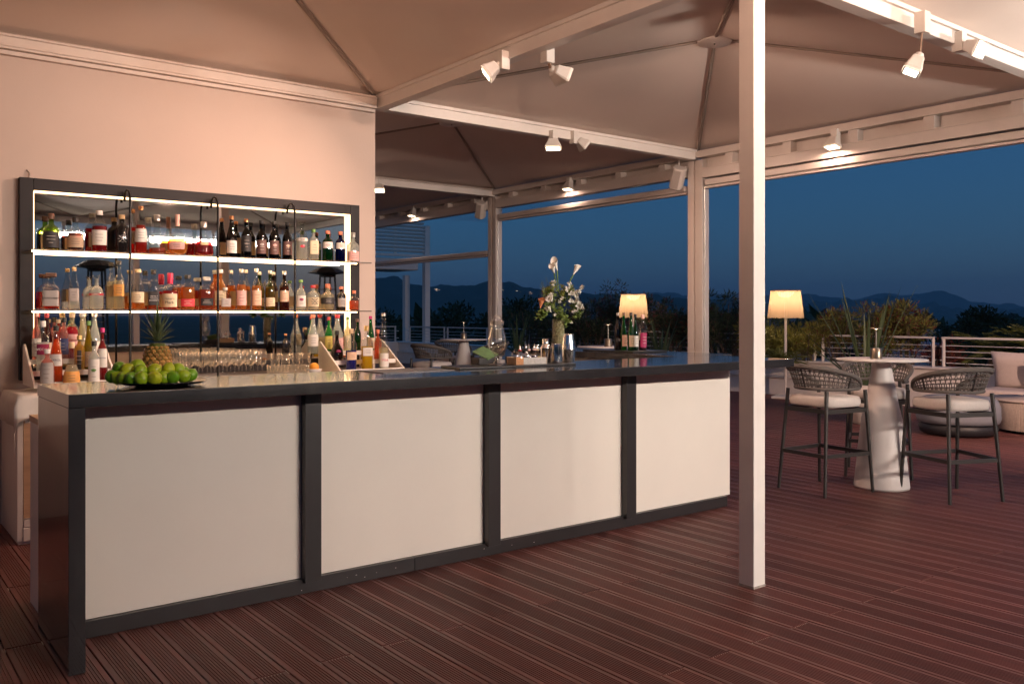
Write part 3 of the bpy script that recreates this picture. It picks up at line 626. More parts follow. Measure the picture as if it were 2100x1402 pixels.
def bottle(px, wpx, ytop, y, zb, kind, glass, liq, lab, cap, label, fill=0.9, group=None, text=None, tcol='ink', sq=False, cap_h=0.07, lrange=None, flat=1.0, neck=None, emblem=None, stopper=None, back=True, tsize=None, half=1.15):
    p = atY(px, 700, y); d = depth(p.x, y); top = atY(px, ytop, y).z; H = top-zb; R0 = wpx*d/F/2/math.cos(YAW-math.pi/2) * (0.86 if sq else 0.98)*0.8
    R0 = wpx*d/F/2*(0.80 if sq else 0.98)
    prof, lr = PROF[kind]; lr = lrange or lr; pw = 5.0 if sq else 2.0; n = 24
    r = thing('bottle', label, 'bottle', (p.x, y, zb+0.0005), 0, group or 'bottles of the bar')
    r.rotation_euler = (0, 0, random.uniform(-0.15, 0.15)-0.25)
    MB().lathe([(a*R0, b*H) for a, b in prof], (0,0,0), n, 1, flat, pw).build('glass_body', gmat(glass), r)
    if liq and glass not in ('black',):
        pr_ = [(max(0.0005, a*R0-0.0022), max(b*H, 0.007)) for a, b in prof if b <= fill]
        pr_.append((max(0.0005, lerp_r(prof, fill)*R0-0.0022), fill*H)); MB().lathe(pr_, (0,0,0), n, 1, flat, pw).build('liquid', lmat(liq), r)
    if lab:
        m = MB(); wrap(m, prof, R0, H, lr[0], lr[1], half*(0.72 if sq else 1), 1, flat, pw); lo = m.build('front_label', labmat(lab), r)
        if back:
            m = MB(); wrap(m, prof, R0, H, lr[0], lr[1], 0.9*(0.72 if sq else 1), 1, flat, pw, face=math.pi/2); m.build('back_label', labmat('cream' if lab != 'white' else 'white'), r)
        zc = (lr[0]+lr[1])/2*H; rr = lerp_r(prof, (lr[0]+lr[1])/2)*R0*(1 if not sq else 1.0)*flat
        if text:
            for k, tx in enumerate(text.split('/')):
                s_ = tsize or min(R0*2.2/max(4, len(tx))*1.25, 0.03)
                words(tx, s_, MATS[tcol] if tcol in MATS else M_ink, r, (0, -rr-0.0022, zc+(0.5*(len(text.split('/'))-1)-k)*s_*1.05))
        else:
            m = MB()
            for k in range(3):
                zz = zc+(k-1)*0.2*(lr[1]-lr[0])*H; hw = R0*random.uniform(0.25, 0.55); m.box((-hw, -rr-0.0016, zz-0.0012), (hw, -rr-0.0009, zz+0.0012))
            m.build('label_print', mat('print_'+('l' if lab in ('black', 'brown', 'blue', 'magenta', 'red') else 'd'), (0.6, 0.55, 0.48) if lab in ('black', 'brown', 'blue', 'magenta', 'red') else (0.16, 0.12, 0.11), 0.7), r)
    if emblem:
        col, kind_ = emblem; m = MB(); zc = 0.36*H; rr = lerp_r(prof, 0.36)*R0*flat+0.0012
        if kind_ == 'cross':
            for s in (-1, 1): m.bar((-R0*0.5, -rr, zc-s*R0*0.5), (R0*0.5, -rr, zc+s*R0*0.5), 0.002, R0*0.16, up=(0,-1,0))
            for a in range(8): m.lathe([(0.0005, -0.001), (R0*0.16, -0.001), (R0*0.16, 0.001)], (R0*0.5*math.cos(a*0.785), -rr, zc+R0*0.5*math.sin(a*0.785)), 8)
        else:
            n_ = 20; m.add([(0, -rr-0.001, zc)]+[(R0*0.42*math.cos(2*math.pi*a/n_), -rr*(1-0.06*abs(math.cos(2*math.pi*a/n_))), zc+R0*0.26*math.sin(2*math.pi*a/n_)) for a in range(n_)], [(0, a+1, (a+1) % n_+1) for a in range(n_)])
        m.build('emblem', mat('emblem_%s' % col, LB[col] if col in LB else CP[col], 0.4), r)
    tr, tz = prof[-1][0]*R0, prof[-1][1]*H
    if stopper == 'block': MB().box((-R0*0.62, -R0*0.5, tz), (R0*0.62, R0*0.5, H)).build('stopper', capmat(cap), r, bev=0.004)
    elif stopper == 'flare': MB().lathe([(tr*0.8, tz), (tr*0.9, tz+(H-tz)*0.4), (tr*1.5, tz+(H-tz)*0.8), (tr*1.5, H), (0.001, H)], (0,0,0), 14).build('stopper', gmat('clear'), r)
    elif H-tz > 0.003: MB().lathe([(tr*1.06, tz-H*cap_h*0.6), (tr*1.08, H-0.002), (tr*0.95, H), (0.001, H)], (0,0,0), 16).build('cap', capmat(cap), r)
    if neck:
        m = MB(); zz0, zz1 = prof[-3][1]*H*0.985, tz; m.lathe([(lerp_r(prof, zz0/H)*R0+0.001, zz0), (lerp_r(prof, min(0.99, zz1/H))*R0+0.001, zz1*0.995)], (0,0,0), 16, cap=False); m.build('neck_sleeve', capmat(neck), r)
    return r
M_wt = mat('white_lettering', (0.75, 0.72, 0.68), 0.6); M_rt = mat('red_lettering', (0.55, 0.04, 0.05), 0.6); M_bt = mat('blue_lettering', (0.03, 0.04, 0.14), 0.6); M_gt = mat('gold_lettering', (0.6, 0.42, 0.15), 0.5)
GU, GM = 'bottles on the upper shelf', 'bottles on the lower shelf'
U = lambda *a, **k: bottle(a[0], a[1], a[2], 6.685, S1, *a[3:], group=GU, **k)
L_ = lambda *a, **k: bottle(a[0], a[1], a[2], 6.685, S2, *a[3:], group=GM, **k)
U(105, 32, 438, 'dumpy', 'lime', 'dark', 'black', 'brown', 'squat green bottle with dark label, leftmost on the upper shelf', fill=0.5, lrange=(0.06, 0.5), half=1.4)
U(155, 32, 446, 'dumpy', 'clear', 'dark', 'tan', 'black', 'short dark spirit bottle with tan label and black stopper, upper shelf', fill=0.52)
U(204, 30, 432, 'round', 'clear', 'ruby', 'white', 'clear', 'ruby round-shouldered bottle with white label on the upper shelf', fill=0.62)
U(250, 28, 441, 'round', 'black', None, None, 'cork', 'matt black bottle with silver crossed emblem and cork, upper shelf', emblem=('silver', 'cross'))
U(289, 24, 423, 'slope', 'clear', 'red', 'white', 'copper', 'tall red bottle with white label just right of the first arched post', fill=0.6, lrange=(0.24, 0.52), neck='rose')
U(322, 34, 441, 'cone', 'clear', 'rum', None, 'silver', 'conical decanter one third full of amber spirit, upper shelf', fill=0.16, neck='brown')
U(364, 42, 440, 'flask', 'clear', 'amber', 'pink', 'rose', 'round flask of amber brandy with pink oval label, upper shelf', fill=0.4, lrange=(0.14, 0.34), half=0.8, flat=0.6, neck='rose')
U(418, 40, 455, 'deca', 'clear', 'ruby', None, 'silver', 'bell-shaped decanter of dark red cognac with gold oval, upper shelf', fill=0.44, flat=0.6, emblem=('gold', 'oval'), neck='brown')
U(475, 22, 443, 'slope', 'dark', 'dark', 'white', 'copper', 'dark bottle with white shield label and copper cap, upper shelf')
U(505, 21, 449, 'wine', 'dark', 'dark', 'black', 'copper', 'dark bottle with black label and copper cap, upper shelf', lrange=(0.16, 0.56))
U(536, 21, 452, 'wine', 'dark', 'dark', 'brown', 'black', 'first of three dark bottles with brown picture labels, upper shelf', emblem=('grey', 'oval'))
U(562, 21, 454, 'wine', 'dark', 'dark', 'brown', 'black', 'middle of three dark bottles with brown picture labels, upper shelf', emblem=('pink', 'oval'))
U(589, 20, 456, 'wine', 'dark', 'dark', 'brown', 'black', 'last of three dark bottles with brown picture labels, upper shelf', emblem=('peach', 'oval'))
U(619, 24, 456, 'round', 'clear', 'water', 'white', 'clear', 'clear gin bottle with flared stopper and red seal, upper shelf', fill=0.55, lrange=(0.5, 0.58), stopper='flare', emblem=('red', 'oval'))
U(643, 24, 470, 'round', 'clear', 'water', 'cream', 'green', 'clear square gin bottle with cream label and green cap, upper shelf', sq=True, lrange=(0.2, 0.62))
U(672, 22, 473, 'round', 'emerald', 'green', 'white', 'coral', 'emerald green bottle with white label on the upper shelf', lrange=(0.42, 0.62))
U(698, 21, 475, 'round', 'blue', 'blue', 'white', 'coral', 'cobalt blue bottle with white label on the upper shelf', lrange=(0.42, 0.62))
U(724, 25, 477, 'dumpy', 'clear', 'water', 'pink', 'silver', 'short clear bottle with pale pink label at the upper shelf\'s right end', lrange=(0.04, 0.36))
L_(105, 40, 560, 'dumpy', 'clear', 'red', 'grey', 'brown', 'square amber-red liqueur with big block stopper, leftmost on the lower shelf', sq=True, stopper='block', fill=0.5, text='DISARONNO', lrange=(0.1, 0.52))
L_(152, 26, 548, 'slope', 'clear', 'water', 'grey', 'cork', 'square clear tequila bottle with grey label, lower shelf', sq=True, fill=0.2, lrange=(0.2, 0.5))
L_(198, 28, 565, 'dumpy', 'clear', 'water', 'red', 'clear', 'ornate clear decanter with red band and flared stopper, lower shelf', stopper='flare', lrange=(0.42, 0.48), half=1.5)
L_(244, 22, 535, 'wine', 'clear', 'pale', 'orange', 'black', 'tall clear bottle with orange label by the first post, lower shelf', lrange=(0.28, 0.52), fill=0.6)
L_(283, 27, 552, 'slope', 'clear', 'amber', 'cream', 'tan', 'amber whiskey with cream printed label right of the first post, lower shelf', fill=0.34, lrange=(0.18, 0.44))
L_(315, 28, 553, 'round', 'clear', 'rum', 'black', 'black', 'square whiskey bottle with black label, lower shelf', sq=True, fill=0.30, text='Old No.7/Tennessee/WHISKEY', tcol='white_lettering', lrange=(0.12, 0.46), neck='black')
L_(349, 31, 560, 'dumpy', 'clear', 'red', 'cream', 'wax', 'bourbon with red wax neck and cream label, lower shelf', fill=0.52, text="Maker's/Mark", cap_h=0.3, neck='wax', lrange=(0.08, 0.44))
L_(385, 29, 564, 'round', 'clear', 'amber', 'red', 'black', 'flask of amber bourbon with red label, lower shelf', fill=0.66, flat=0.6, lrange=(0.1, 0.32))
L_(424, 34, 568, 'round', 'clear', 'rum', 'black', 'clear', 'broad round-shouldered amber bourbon with dark label, lower shelf', fill=0.62, flat=0.6, lrange=(0.14, 0.36), half=0.8)
L_(462, 26, 590, 'round', 'clear', 'amber', 'grey', 'clear', 'small square clear bottle with grey label right of the second post, lower shelf', sq=True, fill=0.24)
bottle(452, 24, 553, 6.735, S2, 'wine', 'clear', 'amber', 'cream', 'clear', 'tall amber bottle standing behind the second post, lower shelf', group=GM)
L_(495, 21, 552, 'wine', 'clear', 'amber', 'pink', 'silver', 'amber whisky with slanted pink and white label, lower shelf', fill=0.62)
L_(526, 20, 551, 'wine', 'clear', 'amber', 'peach', 'silver', 'amber whisky with peach label, lower shelf', fill=0.6, neck='silver')
L_(554, 20, 555, 'wine', 'olive', 'gold', 'cream', 'silver', 'olive glass whisky with low cream label, lower shelf', fill=0.6, lrange=(0.1, 0.32), neck='copper')
L_(583, 20, 556, 'wine', 'brown', 'amber', 'peach', 'silver', 'brown glass whisky with cream label before the third post, lower shelf', fill=0.6, neck='silver', lrange=(0.22, 0.5))
L_(617, 21, 574, 'wine', 'clear', 'water', 'white', 'green', 'clear gin with pink seal right of the third post, lower shelf', emblem=('magenta', 'oval'))
L_(642, 25, 585, 'round', 'clear', 'water', 'cream', 'red', 'clear round bottle with dark printed figure, lower shelf', emblem=('black', 'cross'))
L_(672, 28, 582, 'dumpy', 'clear', 'pale', 'black', 'coral', 'clear broad bottle with black band label and coral stopper, lower shelf', lrange=(0.24, 0.48), half=1.5)
L_(700, 19, 588, 'round', 'black', None, 'grey', 'coral', 'small black bottle with grey label and coral cap, lower shelf')
L_(726, 21, 596, 'dumpy', 'clear', 'coral', None, 'coral', 'small coral-red bottle at the lower shelf\'s right end', fill=0.5)
GR1, GR2, GG = 'bottles in the left rack', 'bottles in the right rack', 'bottles on the return counter'
ST = ((6.36, 0.956), (6.50, 1.023), (6.63, 1.093))
def RK(row, *a, **k): y, z = ST[row]; return bottle(a[0], a[1], a[2], y, z, *a[3:], **k)
RK(2, 96, 21, 643, 'slope', 'brown', 'ruby', 'peach', 'red', 'dark wine-red bottle with red capsule at the back of the left rack', group=GR1, neck='red')
RK(2, 75, 18, 641, 'wine', 'clear', 'pink', 'white', 'rose', 'pale bottle at the far left back of the left rack', group=GR1)
RK(2, 148, 24, 640, 'round', 'clear', 'campari', 'pink', 'tan', 'vivid red bitter bottle at the back of the left rack', group=GR1, text='CAMPARI', tcol='red_lettering', lrange=(0.3, 0.55), fill=0.7)
RK(2, 131, 22, 651, 'round', 'clear', 'pink', 'blue', 'black', 'clear pink bottle with navy label in the left rack', group=GR1)
RK(2, 120, 18, 655, 'wine', 'clear', 'red', 'cream', 'tan', 'dull red bottle half hidden at the back of the left rack', group=GR1)
RK(2, 169, 23, 641, 'slope', 'clear', 'pale', 'cream', 'clear', 'clear bottle behind the green one in the left rack', group=GR1)
RK(2, 194, 23, 641, 'slope', 'clear', 'water', 'white', 'silver', 'clear white-labelled bottle behind the dark vermouth, left rack', group=GR1)
RK(1, 88, 25, 658, 'round', 'clear', 'water', 'magenta', 'clear', 'clear vodka bottle with magenta label in the left rack', group=GR1, text='VODKA', tcol='white_lettering', lrange=(0.36, 0.56), fill=0.6)
RK(1, 163, 23, 688, 'round', 'clear', 'gold', 'black', 'gold', 'golden bottle with narrow black strip label in the left rack', group=GR1, half=0.35, fill=0.85, lrange=(0.08, 0.6))
RK(1, 182, 20, 658, 'slope', 'lime', 'gold', 'tan', 'green', 'yellow-green bottle with tan label in the left rack', group=GR1)
RK(0, 115, 26, 668, 'slope', 'clear', 'orange', 'white', 'black', 'bright orange-red aperitif bottle with slanted band in the left rack', group=GR1, text='APEROL', tcol='blue_lettering', lrange=(0.32, 0.52), fill=0.78)
RK(0, 210, 21, 672, 'wine', 'clear', 'ruby', 'white', 'magenta', 'dark vermouth with white label at the right of the left rack', group=GR1, text='MARTINI', tcol='blue_lettering', lrange=(0.28, 0.62), neck='magenta')
b_ = lambda *a, **k: bottle(a[0], a[1], a[2], 6.27, 0.941, *a[3:], group=GR1, **k)
b_(97, 27, 716, 'round', 'clear', 'pink', 'grey', 'clear', 'small pinkish bottle with grey ornate label in front of the left rack', lrange=(0.1, 0.66), tsize=None)
b_(147, 32, 702, 'pear', 'clear', 'pale', 'orange', 'tan', 'pear-shaped bottle with low orange label in front of the left rack', lrange=(0.06, 0.36), fill=0.5, half=1.4)
b_(193, 23, 699, 'round', 'clear', 'water', 'white', 'black', 'clear bottle with white label picturing green limes, left rack front', lrange=(0.05, 0.6), emblem=('green', 'oval'))
RK(2, 586, 15, 684, 'wine', 'black', None, None, 'copper', 'dark blue bottle with copper capsule left of the right rack', group=GR2, neck='copper')
RK(2, 642, 23, 645, 'slope', 'clear', 'water', 'white', 'coral', 'clear bottle with white label and orange cap at the right rack', group=GR2, lrange=(0.2, 0.5))
RK(2, 674, 16, 650, 'wine', 'clear', 'green', 'yellow', 'red', 'bright green liqueur with red cap in the right rack', group=GR2)
RK(2, 692, 24, 645, 'slope', 'clear', 'water', 'pink', 'red', 'large clear bottle with red cap and pink label, right rack', group=GR2)
RK(2, 713, 15, 650, 'wine', 'clear', 'pale', 'cream', 'green', 'slim clear bottle with striped green cap in the right rack', group=GR2)
RK(2, 733, 15, 654, 'wine', 'emerald', 'green', None, 'brown', 'slim green bottle with raised lettering at the mirror\'s edge', group=GR2)
RK(2, 760, 16, 648, 'slope', 'green', 'green', 'cream', 'magenta', 'green bottle with magenta cap at the wall edge, right rack', group=GR2)
RK(1, 691, 27, 678, 'bulb', 'brown', 'dark', None, 'black', 'bulbous dark liqueur bottle with ribbon in the right rack', group=GR2, emblem=('magenta', 'oval'))
RK(1, 775, 16, 676, 'round', 'clear', 'coral', None, 'coral', 'coral-orange bottle behind the tall conical one, right rack', group=GR2)
RK(0, 720, 23, 674, 'round', 'clear', 'blue', 'peach', 'tan', 'bottle of deep blue liqueur with pale label, right rack front', group=GR2, fill=0.5, lrange=(0.28, 0.46))
RK(0, 752, 28, 668, 'round', 'clear', 'yellow', 'white', 'gold', 'square bottle of yellow liqueur, right rack front', group=GR2, sq=True, fill=0.55, lrange=(0.34, 0.52))
RK(0, 787, 20, 642, 'tall', 'clear', 'pale', 'white', 'silver', 'tall conical clear bottle with red lettering, rightmost in the rack', group=GR2, text='PISA', tcol='red_lettering', lrange=(0.06, 0.3), fill=0.4)
# ------------------------------------------------------------------ things on the counter
CT = 1.1005
pl = thing('fruit_plate', 'wide shallow black plate heaped with limes on the counter', 'plate', (1.145, 4.01, CT))
MB().lathe([(0.001, 0.003), (0.10, 0.003), (0.10, 0.0), (0.105, 0.0), (0.12, 0.004), (0.165, 0.010), (0.186, 0.019), (0.188, 0.022), (0.184, 0.021), (0.16, 0.014), (0.11, 0.009), (0.001, 0.008)], (0,0,0), 48).build('dish', mat('black_glaze', (0.012, 0.011, 0.012), 0.25, noise=0.1), pl)
def lime_mat(i):
    c = [(0.25, 0.39, 0.012), (0.12, 0.29, 0.010), (0.37, 0.43, 0.015)][i]
    return mat('lime_skin_%d' % i, c, 0.32, noise=0.3, nscale=14, bump=0.15, bscale=260, bdist=0.002, spec=0.5)
def lime_mesh(i):
    m = MB(); m.lathe([(0.0004, -0.0325), (0.005, -0.032), (0.014, -0.0275), (0.023, -0.018), (0.0285, -0.006), (0.0288, 0.005), (0.024, 0.017), (0.015, 0.0265), (0.007, 0.031), (0.004, 0.034), (0.0004, 0.035)], (0,0,0), 18)
    me = m.mesh('lime'); me.materials.append(lime_mat(i)); return me
LM = [lime_mesh(i) for i in range(3)]
low = [(229,772,.03),(243,775,.0),(254,777,-.03),(270,777,-.07),(290,778,-.11),(317,778,-.13),(335,775,-.08),(354,777,-.10),(376,775,-.07),(392,771,.0)]
up = [(245,755,.05),(261,758,.01),(282,750,.05),(288,760,-.04),(316,758,-.05),(345,757,-.03),(366,757,.0)]
extra = [(303,772,.02),(330,768,.06),(355,768,.08),(300,768,.12),(275,768,.10),(378,765,.09)]
names_l = ['at the plate\'s far left rim', 'second along the lower left rim', 'low at the plate\'s left front', 'dark, low in front of the left', 'low left of centre front', 'yellowish, low at the front centre', 'tucked just right of front centre', 'dark, low right of centre', 'low at the right front', 'at the plate\'s right rim',
           'dark, upper left of the heap', 'yellow, upper left of the heap', 'half hidden left of the pineapple', 'upper, left in front of the pineapple', 'bright, right in front of the pineapple', 'yellow-green, upper right before the pineapple', 'upper right edge of the heap',
           'buried in the heap left of centre', 'buried behind the front centre', 'buried behind the right front', 'hidden behind the heap at the left', 'hidden at the heap\'s back left', 'hidden at the heap\'s right back']
cols_l = [1,0,0,1,0,2,0,1,0,1, 1,2,0,0,2,2,0, 1,0,1,1,0,1]
for k, (a, b, dy) in enumerate(low+up+extra):
    p = atY(a, b, 4.02+dy*0.95)
    o = bpy.data.objects.new('lime', LM[cols_l[k]]); C.objects.link(o); o.location = (p.x, p.y, max(p.z, CT+0.040))
    o.rotation_euler = (random.uniform(-1.2, 1.2), random.uniform(-1.2, 1.2), random.uniform(0, 6)); s = random.uniform(0.95, 1.08); o.scale = (s, s, s)
    tag(o, 'green lime '+names_l[k], 'lime', 'limes heaped on the black plate')
# pineapple
pp = atY(323, 760, 4.22); pin = thing('pineapple', 'whole pineapple with tall spiky crown standing among the limes', 'pineapple', (pp.x, 4.22, CT+0.015))
def pine_r(t): return 0.062*(math.sin(math.pi*(0.14+0.76*t))**0.55)
body = MB(); body.lathe([(pine_r(i/14)*0.93, 0.165*i/14) for i in range(15)], (0,0,0), 28); body.build('fruit_core', mat('pine_groove', (0.13, 0.17, 0.03), 0.6, noise=0.3, nscale=40), pin)
ME_EYE = None
em = MB(); em.add([(0,-0.0125,0),(0.0115,-0.004,0),(0.0115,0.006,0),(0,0.0125,0),(-0.0115,0.006,0),(-0.0115,-0.004,0),(0,0,0.0065),(0,-0.0075,0.0045),(0.006,0.001,0.0048),(-0.006,0.001,0.0048)],
    [(0,1,8,7),(1,2,8),(2,3,6,8),(3,4,9,6),(4,5,9),(5,0,7,9),(7,8,6),(7,6,9)], False)
ME_EYE = em.mesh('eye'); ME_EYE.materials.append(mat('pine_skin', (0.46, 0.24, 0.06), 0.55, noise=0.3, nscale=90, rnd=0.35))
for row in range(9):
    t = 0.06+row/9*0.92; r = pine_r(t); n = 13
    for k in range(n):
        a = 2*math.pi*(k+0.5*(row % 2))/n
        if math.sin(a) > 0.55: continue
        o = bpy.data.objects.new('eye', ME_EYE); C.objects.link(o); o.parent = pin
        nrm = Vector((math.cos(a), math.sin(a), (0.5-t)*-0.9*(-1))).normalized(); nrm.z = -(0.5-t)*0.9; nrm.normalize()
        o.location = (r*math.cos(a)*0.965, r*math.sin(a)*0.965, 0.165*t); o.rotation_mode = 'QUATERNION'; o.rotation_quaternion = nrm.to_track_quat('Z', 'Y'); s = 1.08*r/0.062; o.scale = (s, s*0.95, 1.2)
def blade(m, base, d, L, w, curl, seg=6, up=0.0, thick=0.0):
    d = Vector(d).normalized(); side = d.cross(Vector((0,0,1)))
    if side.length < 0.05: side = Vector((1,0,0))
    side.normalize(); p = Vector(base); vs = []; fs = []; st = L/seg; nrm = side.cross(d)
    for i in range(seg+1):
        t = i/seg; ww = w*(1-t)**0.75*(0.75+0.6*t if t < 0.4 else 1)
        vs += [p-side*ww/2+nrm*ww*0.22, p.copy(), p+side*ww/2+nrm*ww*0.22]
        d = (d+Vector((0,0,-curl/seg))).normalized(); nrm = side.cross(d); p = p+d*st
    for i in range(seg):
        for k in (0, 1): a = i*3+k; fs.append((a, a+1, a+4, a+3))
    m.add(vs, fs, True)
M_crown = mat('pine_crown', (0.16, 0.20, 0.10), 0.5, noise=0.2, nscale=30); M_crown2 = mat('pine_crown_dark', (0.07, 0.13, 0.04), 0.45, noise=0.2, nscale=30)
random.seed(11)
for ring, (n, el, L, w, z) in enumerate(((9, 0.12, 0.055, 0.016, 0.163), (9, 0.5, 0.075, 0.018, 0.172), (9, 0.9, 0.095, 0.02, 0.182), (8, 1.5, 0.11, 0.021, 0.192), (6, 2.4, 0.13, 0.022, 0.20), (4, 4.5, 0.145, 0.020, 0.205), (1, 30, 0.16, 0.02, 0.21))):
    for k in range(n):
        a = 2*math.pi*(k+0.37*ring)/n; m = MB(); blade(m, (0.012*math.cos(a), 0.012*math.sin(a), z), (math.cos(a), math.sin(a), el), L*random.uniform(0.9, 1.1), w, 0.25)
        m.build('crown_leaf', M_crown if ring < 5 else M_crown2, pin)

# stemware and tumblers on the back counter
M_gl = thin_glass('bar_glass', (0.98, 0.98, 0.97), 0.03, 0.15, edge=2.2)
def wine_glass(h=0.2, r=0.036):
    m = MB(); m.lathe([(0.034, 0), (0.034, 0.002), (0.012, 0.006), (0.0045, 0.014), (0.0038, h*0.44), (0.008, h*0.48), (r*0.72, h*0.56), (r, h*0.72), (r*0.98, h*0.82), (r*0.84, h), (r*0.80, h), (r*0.94, h*0.82), (r*0.95, h*0.72), (r*0.66, h*0.575), (0.001, h*0.5)], (0,0,0), 20); return m
me_w = wine_glass().mesh('wine_glass'); me_w.materials.append(M_gl)
tm = MB(); tm.lathe([(0.030, 0), (0.034, 0.006), (0.036, 0.09), (0.034, 0.09), (0.031, 0.012), (0.001, 0.010)], (0,0,0), 20); me_t = tm.mesh('tumbler'); me_t.materials.append(M_gl)
k = 0
for row, y in enumerate((6.28, 6.42, 6.56)):
    for i in range(7):
        x = 1.98+i*0.088+row*0.02
        o = bpy.data.objects.new('wine_glass', me_w); C.objects.link(o); o.location = (x, y, 0.9405); tag(o, 'clear stemmed wine glass in the crowded rows behind the counter', 'glass', 'stemmed glasses on the back counter')
for row, y in enumerate((6.28, 6.38)):
    for i in range(4):
        o = bpy.data.objects.new('tumbler', me_t); C.objects.link(o); o.location = (2.60+i*0.082+row*0.02, y, 0.9405); tag(o, 'clear tumbler at the right end of the glasses on the back counter', 'glass', 'tumblers on the back counter')
        if row == 0 and i < 4:
            o = bpy.data.objects.new('tumbler', me_t); C.objects.link(o); o.location = (2.61+i*0.082, y+0.005, 1.032); tag(o, 'clear tumbler stacked upside on another right of the wine glasses', 'glass', 'stacked tumblers on the back counter')

# tray with hurricane glass, bitters box, shakers
tr = MB().prism([(2.80, 4.115), (3.63, 4.06), (3.66, 4.30), (2.83, 4.36)], CT, CT+0.012).build('serving_tray', mat('black_tray', (0.018, 0.017, 0.018), 0.35, noise=0.1), bev=0.003); tag(tr, 'long flat black tray under the shakers and bitters', 'tray')
TZ = CT+0.0125
hp = atY(1019, 700, 4.20); hg = thing('hurricane_glass', 'large footed hurricane glass with a strainer in it', 'glass', (hp.x, 4.20, TZ))
hd = depth(hp.x, 4.2)/F
M_hg = thin_glass('heavy_glass', (0.97, 0.97, 0.95), 0.02, 0.3, edge=2.0)
MB().lathe([(18*hd, 0), (18*hd, 0.004), (8*hd, 0.010), (4.2*hd, 0.03), (4.6*hd, 0.062), (8*hd, 0.07), (15*hd, 0.09), (19.5*hd, 0.125), (18*hd, 0.165), (14*hd, 0.205), (12.5*hd, 0.23), (15.5*hd, 0.262), (15*hd, 0.262), (12*hd, 0.23), (13.4*hd, 0.205), (17.2*hd, 0.165), (18.6*hd, 0.125), (14*hd, 0.094), (0.001, 0.078)], (0,0,0), 32).build('bowl', M_hg, hg)
st = thing('cocktail_strainer', 'round wire cocktail strainer resting in the hurricane glass', 'strainer', (hp.x+0.005, 4.20, TZ+0.255))
m = MB()
for rr in (0.040, 0.034, 0.026, 0.018, 0.010): m.tube([(rr*math.cos(a*0.2618), 0.004*math.sin(a), rr*math.sin(a*0.2618)) for a in range(24)], 0.0014, 5, closed=True)
for a in range(12): m.tube([(0.008*math.cos(a*0.5236), 0, 0.008*math.sin(a*0.5236)), (0.040*math.cos(a*0.5236), 0, 0.040*math.sin(a*0.5236))], 0.0011, 5)
m.build('wire_disc', M_steel, st)
bxp = atY(1080, 740, 4.16); bt = thing('bitters_box', 'open box with copper end and scratched metal front holding bitters', 'box', (bxp.x, 4.16, TZ))
W = 0.115
MB().box((-W, -0.045, 0), (W, 0.045, 0.004)).build('base', M_wood, bt)
MB().box((-W+0.055, -0.048, 0), (W, -0.0455, 0.042)).build('front_plate', mat('scratched_zinc', (0.50, 0.46, 0.42), 0.4, metal=0.6, noise=0.25, nscale=60), bt, bev=0.001)
MB().box((-W, -0.048, 0), (-W+0.054, -0.0455, 0.045)).build('end_plate', mat('copper_wood', (0.52, 0.24, 0.10), 0.4, noise=0.2, nscale=30), bt, bev=0.001)
MB().box((-W-0.002, -0.048, 0), (-W, 0.045, 0.045)).box((W, -0.048, 0), (W+0.002, 0.045, 0.042)).box((-W, 0.045, 0), (W, 0.048, 0.045)).build('walls', M_wood, bt)
def dasher(x, dy, liq, cap, h, r, label, tip=True):
    b = thing('bitters_bottle', label, 'bottle', (bxp.x+x, 4.16+dy, TZ+0.0045), 0, 'small bitters bottles in the box')
    MB().lathe([(r, 0), (r, h*0.55), (r*0.9, h*0.63), (r*0.4, h*0.72), (r*0.38, h*0.85), (r*0.46, h*0.87)], (0,0,0), 18).build('glass_body', M_hg, b)
    if liq: MB().lathe([(r-0.002, 0.004), (r-0.002, h*0.50)], (0,0,0), 18).build('liquid', lmat(liq), b)
    if tip:
        MB().lathe([(r*0.55, h*0.87), (r*0.55, h*0.95), (r*0.3, h*0.97)], (0,0,0), 14).build('stopper', capmat(cap), b)
        MB().lathe([(0.005, h*0.97), (0.0035, h*1.25), (0.002, h*1.3)], (0,0,0), 10).build('dasher_tip', M_chrome, b)
dasher(-0.085, 0.0, None, 'clear', 0.10, 0.025, 'empty clear bitters bottle without stopper, left in the box', False)
dasher(-0.040, 0.015, 'dark', 'red', 0.085, 0.022, 'bitters bottle with red stopper left of centre in the box')
dasher(-0.012, -0.012, 'dark', 'black', 0.09, 0.021, 'bitters bottle with black stopper, tallest dark tip in the box')
dasher(0.026, 0.012, 'dark', 'rose', 0.088, 0.022, 'dark bitters bottle right of centre in the box')
dasher(0.050, -0.014, 'dark', 'rose', 0.090, 0.020, 'dark bitters bottle with pale stopper beside the yellow one')
dasher(0.083, 0.0, 'yellow', 'tan', 0.088, 0.023, 'bitters bottle of yellow liquid at the right of the box')
def shaker(px, wpx, yt, y, prof, name, label):
    p = atY(px, 740, y); d = depth(p.x, y)/F; h = atY(px, yt, y).z-TZ
    s = thing(name, label, 'shaker', (p.x, y, TZ), 0, 'steel cocktail shakers on the tray')
    for nm, pr_ in prof: MB().lathe([(a*wpx/2*d, b*h) for a, b in pr_], (0,0,0), 32).build(nm, M_chrome, s)
shaker(1119, 22, 694, 4.20, [('body', [(0.84, 0), (0.86, 0.02), (1.0, 0.58), (1.02, 0.60)]), ('strainer_top', [(1.0, 0.605), (0.98, 0.66), (0.66, 0.74), (0.62, 0.78)]), ('cap', [(0.62, 0.785), (0.60, 0.97), (0.5, 1.0), (0.01, 1.0)])], 'cobbler_shaker', 'steel cobbler shaker with capped shoulder, left of the tins')
shaker(1141, 25, 704, 4.14, [('tin', [(1.0, 0), (1.02, 0.02), (0.80, 0.97), (0.80, 1.0), (0.01, 1.0)])], 'shaker_tin', 'short upturned steel shaker tin in front of the vase')
